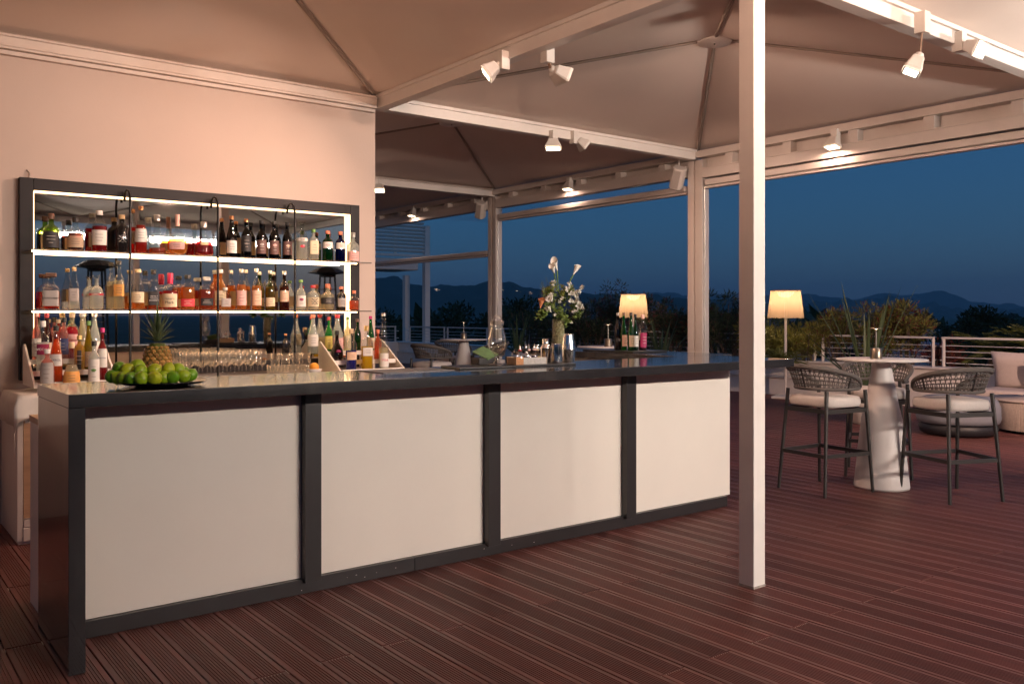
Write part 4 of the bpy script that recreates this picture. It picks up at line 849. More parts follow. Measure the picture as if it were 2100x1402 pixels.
shaker(1166, 28, 684, 4.16, [('base_tin', [(0.86, 0), (0.90, 0.03), (1.0, 0.42), (1.02, 0.44), (1.02, 0.46)]), ('upper_tin', [(0.98, 0.465), (0.96, 0.5), (0.72, 0.95), (0.70, 1.0), (0.01, 1.0)])], 'boston_shaker', 'tall two-part steel shaker right of the vase')
# menu card on its stand, bar mat
cp = thing('menu_card', 'green printed menu card lying tilted beside the hurricane glass', 'menu', (atY(996, 727, 4.33).x, 4.33, CT+0.03)); 
o = MB().box((-0.06, -0.06, 0), (0.06, 0.06, 0.004)).build('card', mat('menu_green', (0.16, 0.30, 0.12), 0.4, noise=0.35, nscale=18), cp); o.rotation_euler = (R(24), R(-14), R(20)); o.location = (0.02, 0.03, 0.045)
MB().box((-0.07, -0.03, -0.028), (0.07, 0.06, 0.02)).build('stand', mat('black_leather', (0.02, 0.018, 0.02), 0.5, noise=0.2), cp, bev=0.006)
mt = MB().prism([(2.30, 4.10), (2.74, 4.08), (2.74, 4.36), (2.30, 4.38)], CT, CT+0.004).build('bar_mat', mat('grey_mat', (0.20, 0.20, 0.21), 0.6, noise=0.5, nscale=120)); tag(mt, 'flat speckled grey bar mat left of the tray', 'mat')
ob = thing('orange_bowl', 'white bowl with an orange behind the counter, by the bottle rack', 'bowl', (2.93, 6.30, 0.9405))
MB().lathe([(0.03, 0), (0.034, 0.003), (0.06, 0.05), (0.062, 0.055), (0.058, 0.055), (0.03, 0.01), (0.001, 0.008)], (0,0,0), 24).build('dish', M_white, ob)
og = MB().sphere((0, 0, 0), 0.038, 20, 14).build('orange', mat('orange_skin', (0.75, 0.30, 0.02), 0.4, bump=0.2, bscale=200, bdist=0.002), None, loc=(2.93, 6.30, 1.005)); tag(og, 'single orange in the white bowl behind the counter', 'orange')

# ------------------------------------------------------------------ vase of flowers
vp = atY(1145, 744, 4.36); vs_ = thing('flower_vase', 'tall textured glass vase full of green stems on the counter', 'vase', (vp.x, 4.36, CT))
vd = depth(vp.x, 4.36)/F; VH = atY(1145, 654, 4.36).z-CT
M_vase = mat('hammered_glass', (0.20, 0.19, 0.09), 0.12, spec=0.8, bump=0.9, bscale=70, bdist=0.02, noise=0.5, nscale=60)
MB().lathe([(11.5*vd, 0), (12.6*vd, 0.006), (12.8*vd, VH*0.5), (12.6*vd, VH), (11.8*vd, VH), (11.6*vd, VH*0.9), (0.001, VH*0.88)], (0,0,0), 32).build('vase_body', M_vase, vs_)
random.seed(5)
fl = thing('flower_bouquet', 'bouquet of white callas and blossoms with loose greenery', 'flowers', (vp.x, 4.36, CT+VH))
def fpx(px, py, dy=0.0):
    p = atY(px, py, 4.36+dy); return p-Vector((vp.x, 4.36, CT+VH))
M_stem = foliage('flower_stem', (0.16, 0.30, 0.05), 0.2); M_leaf = foliage('bouquet_leaf', (0.15, 0.22, 0.045), 0.5); M_leaf2 = foliage('bouquet_leaf_light', (0.26, 0.30, 0.07), 0.4)
M_pet = mat('white_petal', (0.86, 0.84, 0.76), 0.5, noise=0.08, nscale=40); M_peach = mat('peach_petal', (0.75, 0.30, 0.14), 0.5, noise=0.1)
def leaves(m, c, rad, n, size, flatz=1.0):
    for _ in range(n):
        q = Vector((random.gauss(0,1), random.gauss(0,1), random.gauss(0,1))).normalized()*random.random()**0.45
        p = Vector(c)+Vector((q.x*rad[0], q.y*rad[1], q.z*rad[2])); d = Vector((random.gauss(0,1), random.gauss(0,1), random.gauss(0.3,0.8))).normalized(); s = d.orthogonal().normalized()*size*random.uniform(0.25, 0.4); L = d*size*random.uniform(0.8, 1.4)
        nn = s.cross(d).normalized()*size*0.12
        m.add([p, p+L*0.45+s+nn, p+L, p+L*0.45-s+nn], [(0,1,2),(0,2,3)])
m = MB()
for px, py, rr, n in ((1125,625,.035,70),(1150,615,.05,90),(1178,630,.04,80),(1115,640,.03,60),(1150,645,.04,80),(1185,645,.03,50),(1165,600,.035,60),(1128,600,.035,60),(1160,660,.03,40),(1108,648,.02,30)):
    leaves(m, fpx(px, py, random.uniform(-0.05, 0.05)), (rr, rr, rr), n, 0.026)
m.build('greenery', M_leaf, fl, kind='stuff')
m = MB()
for px, py, rr, n in ((1122,598,.03,70),(1135,590,.03,60),(1155,595,.03,50),(1170,590,.02,30)):
    leaves(m, fpx(px, py, random.uniform(-0.04, 0.02)), (rr, rr, rr*1.3), n, 0.02)
for _ in range(26):
    a = fpx(random.uniform(1118, 1140), 640); b = fpx(random.uniform(1106, 1130), random.uniform(566, 600)); m.tube([a, (a+b)/2+Vector((0.01, 0, 0)), b], 0.0007, 4)
m.build('light_greenery', M_leaf2, fl, kind='stuff')
def calla(base, tip, throat, label=None, mm=M_pet):
    """stem and a rolled spathe with one long pointed lip"""
    b, t, e = fpx(*base), fpx(*throat), fpx(*tip); MB().tube([b, (b+t)/2+Vector((0, 0.004, 0)), t], [0.0035, 0.0034, 0.004], 8).build('calla_stem', M_stem, fl)
    ax = (e-t); L = ax.length; ax.normalize(); s = ax.orthogonal().normalized(); u = ax.cross(s); vs = []; fs = []; n = 14; R_ = 7
    for i in range(R_):
        q = i/(R_-1)
        for k in range(n):
            a = 2*math.pi*k/n; lip = 0.5+0.5*math.cos(a); r = (0.003+0.018*q**1.3)*(1+0.25*(1-lip)*q); h = L*(q*(0.62+0.38*lip**1.5 if q > 0.5 else 0.62+0.38*lip*q))
            vs.append(t+ax*h+s*(r*math.cos(a)+0.006*q*q*lip)+u*r*math.sin(a))
    for i in range(R_-1):
        for k in range(n): fs.append((i*n+k, i*n+(k+1) % n, (i+1)*n+(k+1) % n, (i+1)*n+k))
    MB().add(vs, fs, True).build('calla_bloom', mm, fl)
calla((1146, 600), (1134, 528), (1143, 555)); calla((1142, 595), (1130, 540), (1137, 560)); calla((1168, 580), (1188, 539), (1176, 563)); calla((1112, 640), (1112, 608), (1108, 632), mm=M_peach)
calla((1125, 640), (1120, 628), (1130, 640)); calla((1150, 640), (1128, 606), (1124, 620))
def blossom(px, py, r, n=16, dy=-0.04, mm=M_pet, layers=3):
    c = fpx(px, py, dy); m = MB()
    for l in range(layers):
        for k in range(n//layers):
            a = 2*math.pi*(k+0.4*l)/(n//layers); el = 0.2+0.5*l
            d = Vector((math.cos(a), math.sin(a)*0.6-0.5, math.sin(a)*0.7+0.3)).normalized(); q = Vector((random.gauss(0,1), random.gauss(0,1), random.gauss(0,1))).normalized()
            d = (d+q*0.5).normalized(); s = d.orthogonal().normalized()*r*0.62; nn = s.cross(d).normalized()*r*0.25; L = d*r*(1.15-0.2*l)
            m.add([c+q*r*0.15, c+L*0.55+s+nn, c+L+nn*1.6, c+L*0.55-s+nn, c+L*0.6], [(0,1,4),(1,2,4),(2,3,4),(3,0,4)], True)
    m.build('blossom', mm, fl)
for px, py, r in ((1171,602,.016),(1179,600,.014),(1187,597,.014),(1192,592,.013),(1193,588,.012),(1182,607,.014),(1164,590,.012),(1168,581,.011),(1162,596,.010),(1136,578,.012),(1133,584,.011),(1180,618,.022),(1186,625,.022),(1192,630,.018),(1170,617,.016),(1152,612,.012),(1147,619,.010),(1126,613,.02),(1122,634,.016),(1176,638,.012),(1183,636,.010),(1171,661,.009),(1138,645,.009),(1130,604,.012)):
    blossom(px, py, r*1.4)

# bottles on the return counter
rt_ = MB().prism([(5.10, 5.02), (5.50, 5.02), (5.50, 5.62), (5.10, 5.62)], CT, CT+0.014).build('bottle_tray', mat('black_tray2', (0.02, 0.02, 0.02), 0.3), bev=0.003); tag(rt_, 'flat black tray under the wine bottles on the return counter', 'tray')
RZ = CT+0.015
def rb(px, wpx, yt, x, *a, **k):
    y = atX(px, 700, x).y
    return bottle(px, wpx, yt, y, RZ, *a, group=GG, **k)
rb(1267, 15, 641, 5.22, 'wine', 'dark', 'ruby', 'black', 'silver', 'dark wine bottle with silver capsule, leftmost on the return counter', neck='silver', lrange=(0.22, 0.32))
rb(1279, 14, 641, 5.24, 'slope', 'green', 'green', 'peach', 'brown', 'green wine bottle with orange-cream label on the return counter', neck='brown')
rb(1294, 14, 641, 5.22, 'slope', 'green', 'green', 'cream', 'black', 'green wine bottle with pale label at the centre of the return counter', neck='silver')
rb(1303, 13, 644, 5.30, 'slope', 'emerald', 'green', 'white', 'black', 'dark green wine bottle behind the pale-labelled one, return counter')
rb(1318, 17, 645, 5.22, 'round', 'clear', 'dark', 'magenta', 'rose', 'clear bottle with magenta label, rightmost on the return counter', lrange=(0.1, 0.5), fill=0.3)
# ------------------------------------------------------------------ bar tables and stools
M_table = mat('table_white', (0.74, 0.68, 0.64), 0.45, noise=0.04, nscale=6)
def make_table(loc, label):
    t = thing('bar_table', label, 'table', loc, 0, 'tall round bar tables')
    MB().lathe([(0.001, 0.004), (0.205, 0.004), (0.213, 0.0), (0.215, 0.02), (0.205, 0.10), (0.185, 0.30), (0.168, 0.46), (0.158, 0.56), (0.135, 0.66), (0.105, 0.82), (0.082, 0.95), (0.072, 1.02), (0.078, 1.032)], (0,0,0), 48).build('pedestal', M_table, t)
    MB().lathe([(0.001, 1.033), (0.335, 1.033), (0.35, 1.038), (0.352, 1.044), (0.35, 1.05), (0.001, 1.05)], (0,0,0), 64).build('table_top', M_table, t)
    return t
M_brass = mat('dull_bronze', (0.30, 0.24, 0.18), 0.3, metal=0.9, noise=0.1); 
def table_lamp(loc, label, lit=2.0):
    t = thing('table_lamp', label, 'lamp', loc, 0, 'small cordless table lamps')
    MB().lathe([(0.046, 0), (0.046, 0.085), (0.044, 0.088), (0.001, 0.088)], (0,0,0), 28).build('base', M_brass, t)
    MB().lathe([(0.004, 0.088), (0.004, 0.245)], (0,0,0), 10).build('stem', mat('lamp_stem', (0.65, 0.60, 0.54), 0.3, metal=0.8), t)
    MB().lathe([(0.005, 0.243), (0.05, 0.246), (0.052, 0.250), (0.001, 0.253)], (0,0,0), 24).build('head', M_brass, t)
    MB().lathe([(0.001, 0.2418), (0.012, 0.2418), (0.012, 0.2428)], (0,0,0), 12).build('diode', emis('warm_diode', (1, 0.78, 0.5), 9.0), t)
    return t
TP = Vector((6.80, 3.86, 0.0005)); make_table(TP, 'white conical bar table with three stools on the deck')
table_lamp((TP.x-0.03, TP.y+0.03, 1.051), 'small bronze cordless lamp on the bar table at the right')
t2 = atD(951, 645, 13.0); t2.z = 0.0005; make_table(t2, 'distant white bar table seen left of the hurricane glass'); table_lamp((t2.x, t2.y, 1.051), 'small lamp on the distant bar table at the left')
t3 = atD(1247, 645, 10.0); t3.z = 0.0005; make_table(t3, 'white bar table behind the green bottles'); table_lamp((t3.x, t3.y, 1.051), 'small lamp on the table behind the green bottles')

M_rope = mat('grey_rope', (0.12, 0.105, 0.095), 0.8, noise=0.25, nscale=120, bump=0.6, bscale=260, bdist=0.004)
M_cush = mat('seat_fabric', (0.66, 0.59, 0.54), 0.9, noise=0.05, nscale=50, bump=0.2, bscale=500, bdist=0.002)
def make_stool(label):
    t = thing('bar_stool', label, 'bar stool', (0,0,0), 0, 'woven rope bar stools')
    LB_, LT = [(-0.265, 0.25), (0.265, 0.25), (0.235, -0.265), (-0.235, -0.265)], [(-0.232, 0.20), (0.232, 0.20), (0.195, -0.20), (-0.195, -0.20)]
    zl = 0.815
    def lp(i, z): a, b = LB_[i], LT[i]; q = z/zl; return Vector((a[0]+(b[0]-a[0])*q, a[1]+(b[1]-a[1])*q, z))
    for i in range(4):
        MB().tube([lp(i, 0.0), lp(i, zl)], [0.0135, 0.0155], 10).build('leg', M_gun, t)
    for i in range(4):
        a, b = lp(i, 0.31), lp((i+1) % 4, 0.31); MB().bar(a, b, 0.014, 0.03).build('footrest', M_gun, t)
        a, b = lp(i, 0.655), lp((i+1) % 4, 0.655); MB().bar(a, b, 0.016, 0.034).build('seat_rail', M_gun, t)
    m = MB(); n = 40; rows = [(0.80, 0.680), (0.97, 0.684), (1.0, 0.705), (1.0, 0.735), (0.96, 0.757), (0.7, 0.768), (0.001, 0.772)]
    m.lathe([(r*0.235, z) for r, z in [(0.001, 0.678)]+rows], (0, 0.005, 0), n, 1.0, 0.98, 3.6).build('seat_cushion', M_cush, t)
    # the back: a low rail and a high rail joined by woven rope, open to the front (+y)
    A0, A1, n = R(-35), R(215), 44
    def low(s):
        a = A0+(A1-A0)*s; return Vector((0.245*math.cos(a), -0.245*math.sin(a)+0.03, 0.825))
    def high(s):
        a = A0+(A1-A0)*s; k = math.sin(math.pi*s)**0.75; rr = 0.25+0.055*k; return Vector((rr*math.cos(a), -rr*math.sin(a)+0.03, 0.835+0.165*k))
    MB().tube([low(i/n) for i in range(n+1)], 0.014, 8).build('lower_rail', M_rope, t)
    MB().tube([high(i/n) for i in range(n+1)], [0.014+0.008*math.sin(math.pi*i/n) for i in range(n+1)], 10).build('upper_rail', M_rope, t)
    for s in (0.18, 0.5, 0.82): MB().tube([low(s), high(s)], 0.008, 8).build('back_strut', M_gun, t)
    m = MB(); nv = 34
    for i in range(1, nv):
        s = i/nv; e = 0.007
        for q in (-1, 1): m.tube([low(s+q*e*0.4), low(s).lerp(high(s), 0.33)+(low(s+q*e)-low(s)), low(s).lerp(high(s), 0.66)+(low(s-q*e)-low(s)), high(s+q*e*0.4)], 0.0036, 5)
    for f in (0.22, 0.42, 0.62, 0.82):
        for q in (-1, 1): m.tube([low(0.03+0.94*i/n).lerp(high(0.03+0.94*i/n), f+q*0.028*math.sin(i*1.9+f*7)) for i in range(n+1)], 0.0036, 5)
    m.build('rope_weave', M_rope, t, kind='stuff')
    return t
s0 = make_stool('woven bar stool left of the white bar table, back to the bar')
s0.location = (6.34, 4.09, 0.0005); s0.rotation_euler = (0, 0, R(-98))
def stool_at(x, y, rz, label):
    s = copy_tree(s0); s.location = (x, y, 0.0005); s.rotation_euler = (0, 0, R(rz)); s['label'] = label; return s
stool_at(6.885, 3.335, -24, 'woven bar stool in front right of the white bar table, back to the camera')
stool_at(7.36, 4.22, 122, 'woven bar stool behind the white bar table')
a = atD(886, 645, 12.1); stool_at(a.x, a.y, -78, 'dark woven bar stool left of the distant table')
a = atD(930, 645, 13.7); stool_at(a.x, a.y, 185, 'dark woven bar stool behind the distant table')
a = atD(1003, 645, 12.8); stool_at(a.x, a.y, 70, 'dark woven bar stool between the distant table and the hurricane glass')

# ------------------------------------------------------------------ floor lamps
def fringe_mat():
    m = bpy.data.materials.new('fringe_shade'); m.use_nodes = True; t = m.node_tree; t.nodes.clear()
    d = N(t, 'ShaderNodeBsdfDiffuse'); d.inputs[0].default_value = (0.62, 0.48, 0.36, 1); tl = N(t, 'ShaderNodeBsdfTranslucent'); tl.inputs[0].default_value = (0.50, 0.34, 0.21, 1)
    mx = N(t, 'ShaderNodeMixShader'); mx.inputs[0].default_value = 0.55; o = N(t, 'ShaderNodeOutputMaterial')
    t.links.new(d.outputs[0], mx.inputs[1]); t.links.new(tl.outputs[0], mx.inputs[2]); t.links.new(mx.outputs[0], o.inputs[0]); MATS['fringe_shade'] = m; return m
M_shade = fringe_mat()
def floor_lamp(p, label, watts):
    t = thing('floor_lamp', label, 'floor lamp', p, R(20), 'outdoor floor lamps with fringed shades')
    MB().prism([(-0.24,-0.18),(0.24,-0.18),(0.24,0.18),(-0.24,0.18)], 0, 0.045).build('base_plate', M_white, t, bev=0.015)
    MB().lathe([(0.022, 0.045), (0.022, 1.62)], (0,0,0), 16).build('pole', M_white, t)
    m = MB(); n = 120; random.seed(3)
    for k in range(n):
        a = 2*math.pi*k/n; a2 = a+2*math.pi/n*0.92; r0, r1 = 0.245, 0.298; zb = 1.355+random.uniform(-0.012, 0.012); j = random.uniform(-0.006, 0.006)
        m.add([(r1*math.cos(a)+j, r1*math.sin(a), zb), (r1*math.cos(a2)+j, r1*math.sin(a2), zb), (r0*math.cos(a2), r0*math.sin(a2), 1.815), (r0*math.cos(a), r0*math.sin(a), 1.815)], [(0,1,2,3)])
    m.build('shade', M_shade, t)
    MB().tube([(0.247*math.cos(a*0.2618), 0.247*math.sin(a*0.2618), 1.817) for a in range(24)], 0.007, 6, closed=True).build('shade_ring', M_shade, t)
    MB().lathe([(0.001, 1.70), (0.06, 1.705), (0.11, 1.735), (0.135, 1.775), (0.14, 1.79)], (0,0,0), 28).build('diffuser', emis('lamp_diffuser', (1, 0.74, 0.42), 7.0), t)
    L = bpy.data.lights.new('floor_lamp_bulb', 'POINT'); L.energy = watts; L.color = (1, 0.74, 0.50); L.shadow_soft_size = 0.05
    o = bpy.data.objects.new('floor_lamp_bulb', L); C.objects.link(o); o.parent = t; o.location = (0, 0, 1.64)
    MB().tube([(0.2, 0.1, 0.02), (0.45, 0.2, 0.006), (0.6, 0.5, 0.006), (0.3, 0.7, 0.006)], 0.006, 6).build('cord', M_alu, t)
fp = atD(1611, 645, 14.9); floor_lamp((fp.x, fp.y, 0.001), 'fringed floor lamp glowing right of the white column', 17)
fp = atD(1299, 645, 17.6); floor_lamp((fp.x, fp.y, 0.001), 'fringed floor lamp glowing behind the green bottles', 16)

# ------------------------------------------------------------------ lounge furniture at the right
M_sofa = mat('sofa_fabric', (0.50, 0.43, 0.40), 0.95, noise=0.06, nscale=30, bump=0.3, bscale=300, bdist=0.003); M_sofa2 = mat('cushion_grey', (0.30, 0.29, 0.31), 0.95, noise=0.08, nscale=30, bump=0.3, bscale=300, bdist=0.003)
def cushion(w, h, d, m, parent, loc, rot, name):
    mb = MB(); n = 12; vs = []; fs = []
    for side in (-1, 1):
        o = len(vs)
        for j in range(n+1):
            for i in range(n+1):
                u, v = i/n*2-1, j/n*2-1; e = max(0, (1-u**4)*(1-v**4)); pin = 1-0.06*(1-abs(u))*abs(v)**3-0.06*(1-abs(v))*abs(u)**3
                vs.append((u*w/2*pin, side*d/2*e**0.5, v*h/2*pin))
        for j in range(n):
            for i in range(n):
                a = o+j*(n+1)+i; f = (a, a+1, a+n+2, a+n+1); fs.append(f if side < 0 else f[::-1])
    mb.add(vs, fs, True); o = mb.build(name, m, parent); o.location = loc; o.rotation_euler = rot; return o
sx = 12.0
sl = atX(1996, 760, sx).y
so = thing('outdoor_sofa', 'pale grey outdoor sofa with loose cushions by the railing', 'sofa', (sx+0.45, sl-1.2, 0.001))
def SB(n_, a, b, m, bev=0.03): return MB().box(a, b).build(n_, m, so, bev=bev, bseg=3)
SB('base', (-0.42, -1.2, 0.06), (0.45, 1.2, 0.26), M_sofa, 0.02); SB('seat_cushion', (-0.45, 0.02, 0.263), (0.25, 1.2, 0.43), M_sofa, 0.05); SB('seat_cushion', (-0.45, -1.2, 0.263), (0.25, -0.02, 0.43), M_sofa, 0.05)
SB('back_frame', (0.28, -1.2, 0.263), (0.45, 1.2, 0.62), M_sofa, 0.04)
for y in (0.85, 0.1, -0.7): cushion(0.72, 0.52, 0.24, M_sofa, so, (0.14, y, 0.66), (R(-14), 0, R(90)), 'back_cushion')
sc2 = cushion(0.52, 0.42, 0.18, M_sofa2, None, (sx+0.36, sl-0.78, 0.63), (R(-24), R(4), R(86)), 'scatter_cushion'); tag(sc2, 'darker grey scatter cushion leaning on the sofa', 'cushion')
for yy in (-1.1, 1.1):
    for xx in (-0.36, 0.38): MB().box((xx-0.03, yy-0.03, 0), (xx+0.03, yy+0.03, 0.058)).build('foot', M_gun, so)
wt = atZ(2085, 884, 0); wt = Vector((wt.x+0.35, wt.y-0.25, 0.001))
wk = thing('wicker_table', 'low round pale wicker coffee table in front of the sofa', 'coffee table', wt)
M_wick = mat('wicker', (0.46, 0.38, 0.33), 0.75, noise=0.2, nscale=60)
MB().lathe([(0.60, 0.03), (0.64, 0.05), (0.655, 0.2), (0.64, 0.35), (0.62, 0.362)], (0,0,0), 64).build('core', M_wick, wk)
m = MB()
for k in range(220):
    a = 2*math.pi*k/220; m.tube([((0.648+0.014*math.sin(math.pi*z/0.38))*math.cos(a), (0.648+0.014*math.sin(math.pi*z/0.38))*math.sin(a), z) for z in (0.035, 0.13, 0.2, 0.28, 0.36)], 0.0085, 5)
m.build('cane_ribs', M_wick, wk, kind='stuff')
MB().lathe([(0.001, 0.365), (0.66, 0.365), (0.672, 0.375), (0.672, 0.388), (0.001, 0.392)], (0,0,0), 64).build('top', M_wick, wk)
for a in (0.6, 2.7, 4.8): MB().lathe([(0.05, 0), (0.05, 0.029)], (0.5*math.cos(a), 0.5*math.sin(a), 0), 14).build('foot', M_gun, wk)
pp_ = atZ(1930, 893, 0); pf = thing('garden_pouf', 'rounded grey-blue pouf on a dark plinth behind the stools', 'pouf', (pp_.x+0.3, pp_.y-0.05, 0.001))
MB().lathe([(0.001, 0.005), (0.36, 0.005), (0.41, 0.03), (0.43, 0.10), (0.40, 0.135)], (0,0,0), 40).build('plinth', mat('dark_plinth', (0.02, 0.02, 0.024), 0.5), pf)
MB().lathe([(0.40, 0.137), (0.44, 0.15), (0.455, 0.2), (0.45, 0.33), (0.42, 0.41), (0.36, 0.44), (0.001, 0.445)], (0,0,0), 40).build('cushion', mat('pouf_fabric', (0.22, 0.235, 0.27), 0.9, noise=0.06, nscale=20), pf)

# ------------------------------------------------------------------ planting along the railing
random.seed(21)
F_warm = foliage('oleander_leaf', (0.18, 0.175, 0.035), 0.5); F_dk = foliage('dark_leaf', (0.035, 0.055, 0.02), 0.5); F_red = foliage('red_leaf', (0.16, 0.035, 0.02), 0.5); F_blade = foliage('flax_blade', (0.085, 0.125, 0.055), 0.35); F_tree = foliage('tree_leaf', (0.035, 0.06, 0.02), 0.5); F_palm = foliage('palm_leaf', (0.11, 0.12, 0.02), 0.35)
M_bark = mat('bark', (0.10, 0.07, 0.05), 0.9, noise=0.3, nscale=20)
def long_leaf(m, p, d, L, w):
    d = Vector(d).normalized(); s = d.cross(Vector((random.gauss(0,1), random.gauss(0,1), random.gauss(0,1)))).normalized()*w/2; n = s.cross(d).normalized()*L*0.08
    p = Vector(p); m.add([p, p+d*L*0.4+s+n, p+d*L, p+d*L*0.4-s+n], [(0,1,2),(0,2,3)])
def shrub(p, rx, h, label, leafm=F_warm, n=1500, size=0.07, stems=8, red=0, spiky=True, name='shrub', cat='shrub', group='shrubs beyond the railing', pot=True):
    t = thing(name, label, cat, p, 0, group); st_ = MB(); lf = MB(); rd = MB(); per = n//(stems*3)
    for k in range(stems):
        a = random.uniform(0, 6.28); r = rx*random.uniform(0.1, 0.75); hh = h*random.uniform(0.6, 1.0); b = Vector((0.08*math.cos(a), 0.08*math.sin(a), 0)); e = Vector((r*math.cos(a), r*math.sin(a), hh))
        st_.tube([b, b.lerp(e, 0.5)+Vector((0,0,hh*0.1)), e], [0.016, 0.011, 0.005], 6)
        for q in range(3):
            c = b.lerp(e, random.uniform(0.45, 1.0)); c2 = c+Vector((random.gauss(0, rx*0.22), random.gauss(0, rx*0.22), random.gauss(0.02, h*0.10)))
            st_.tube([b.lerp(e, 0.5), c2], [0.006, 0.003], 5); R_ = rx*random.uniform(0.18, 0.34)
            for _ in range(per):
                d = Vector((random.gauss(0,1), random.gauss(0,1), random.gauss(0.35,0.8))).normalized(); pos = c2+d*R_*random.random()**0.6
                long_leaf(rd if random.random() < red else lf, pos, d+Vector((0,0,0.2)), size*random.uniform(0.7, 1.3), size*(0.22 if spiky else 0.5))
    st_.build('stems', M_bark, t); lf.build('foliage', leafm, t, kind='stuff')
    if red: rd.build('red_foliage', F_red, t, kind='stuff')
    return t
def at_plane(px, d, z): p = atD(px, 645, d); p.z = z; return p
planter = thing('planter_trough', 'long pale planter trough behind the railing full of shrubs', 'planter', (14.3, 11, -0.3))
wp(planter, 'trough', MB().box((13.6, 3.2, -0.6), (15.2, 19.5, 0.50)), M_white)
wp(planter, 'soil', MB().box((13.66, 3.26, 0.49), (15.14, 19.44, 0.53)), mat('soil', (0.03, 0.02, 0.014), 0.95, noise=0.3))
BZ_ = 0.53
shrubs = [(1600, 15.6, 0.75, 0.72, 'bushy shrub right behind the right floor lamp', F_warm, 2200, 0.085, 0.0), (1655, 15.2, 0.5, 0.6, 'low yellow-green shrub right of the right floor lamp', F_warm, 1300, 0.08, 0.05),
          (1720, 15.0, 0.6, 0.9, 'leafy shrub left of the big flax plant', F_warm, 1900, 0.07, 0.2), (1800, 14.4, 0.7, 0.95, 'tall reddish shrub behind the flax plant', F_warm, 2600, 0.07, 0.3), (1860, 14.1, 0.5, 0.95, 'bronze-tipped shrub right of the flax plant', F_warm, 2000, 0.07, 0.25),
          (1470, 16.8, 0.8, 1.25, 'tall dim shrub between the glass-wall post and the white column', F_dk, 2200, 0.08, 0.05), (1500, 16.4, 0.55, 0.75, 'grey twiggy shrub beside the white column', F_dk, 900, 0.06, 0.0),
          (1385, 17.4, 0.7, 0.95, 'dark shrub left of the glass-wall post', F_dk, 2000, 0.08, 0.2), (1340, 18.6, 0.7, 1.1, 'shrub with red leaves right of the left floor lamp', F_dk, 2000, 0.08, 0.35), (1262, 19.3, 0.8, 1.45, 'tall sparse shrub with dark red tips behind the left floor lamp', F_dk, 650, 0.08, 0.35),
          (1215, 18.8, 0.9, 1.1, 'dark shrub right of the flower vase', F_dk, 2400, 0.08, 0.1), (1150, 19.6, 0.9, 0.9, 'dark shrub behind the flower vase', F_dk, 2200, 0.08, 0.05), (1080, 20.2, 0.8, 1.1, 'bare twiggy shrub left of the flower vase', F_dk, 700, 0.07, 0.0),
          (1925, 13.8, 0.5, 0.35, 'low reddish ground shrub right of the bar table', F_red, 900, 0.06, 0.2)]
for px, d, rx, h, lab, fm, n, sz, red in shrubs: shrub(at_plane(px, d, BZ_), rx, h, lab, fm, int(n*1.7), sz*1.1, 11, red*0.7)
def flax(p, n, L, label, sp=0.5, m_=F_blade):
    t = thing('flax_plant', label, 'plant', p, 0, 'sword-leaved plants'); 
    for k in range(n):
        a = 2*math.pi*k/n*2.4+random.uniform(-0.3, 0.3); el = random.uniform(0.75, 3.6) if k > 4 else random.uniform(0.25, 0.6); m = MB()
        blade(m, (0.05*math.cos(a), 0.05*math.sin(a), 0), (math.cos(a), math.sin(a), el/sp), L*random.uniform(0.6, 1.08), 0.075, random.uniform(0.05, 0.5), 8); m.build('leaf', m_, t)
    return t
random.seed(4)
q = at_plane(1778, 11.4, 0.001)
pt = thing('plant_pot', 'pale round pot of the big flax plant behind the bar table', 'pot', q); MB().lathe([(0.16, 0), (0.2, 0.02), (0.26, 0.44), (0.27, 0.46), (0.25, 0.46), (0.24, 0.42), (0.001, 0.41)], (0,0,0), 32).build('vessel', M_white, pt)
flax((q.x, q.y, 0.42), 26, 1.4, 'big flax plant with long upright sword leaves behind the bar table', 0.5)
flax(at_plane(1355, 15.6, 0.55), 22, 0.85, 'dim flax plant with arching blades right of the green bottles', 0.7)
flax(at_plane(1060, 19.0, 0.55), 18, 0.9, 'dim spiky plant behind the shaker tray', 0.7)
def palm(p, R_, n, label, trunk=0.4, name='cycad_palm'):
    t = thing(name, label, 'palm', p, 0, 'palms beyond the railing'); MB().lathe([(0.13, 0), (0.16, trunk*0.5), (0.11, trunk)], (0,0,0), 14).build('trunk', M_bark, t); m = MB()
    for k in range(n):
        a = 2*math.pi*k/n+random.uniform(-0.1, 0.1); el = random.uniform(0.25, 1.3); d = Vector((math.cos(a), math.sin(a), el)).normalized(); pts = [Vector((0, 0, trunk))]
        for i in range(10): pts.append(pts[-1]+d*R_/10); d = (d+Vector((0, 0, -0.09))).normalized()
        m.tube(pts, 0.006, 4)
        for i in range(2, 11):
            dd = (pts[i]-pts[i-1]).normalized(); s = dd.cross(Vector((0,0,1))).normalized()
            for q_ in (-1, 1):
                for h_ in (0, 0.5): long_leaf(m, pts[i-1].lerp(pts[i], h_), s*q_+dd*0.7+Vector((0, 0, 0.15)), R_*0.26*(1.1-0.06*i), 0.02)
    m.build('fronds', F_palm, t, kind='stuff')
palm(at_plane(2045, 13.4, BZ_), 0.75, 36, 'golden cycad palm behind the sofa', 0.22); palm(at_plane(2125, 13.0, BZ_), 0.7, 30, 'cycad palm at the right edge behind the sofa', 0.35)
palm(at_plane(1968, 13.9, BZ_), 0.28, 18, 'small palm at the railing gap left of the sofa', 0.12)
palm(at_plane(1600, 14.6, 0.55), 0.5, 26, 'spiky yucca just behind the right floor lamp', 0.05)

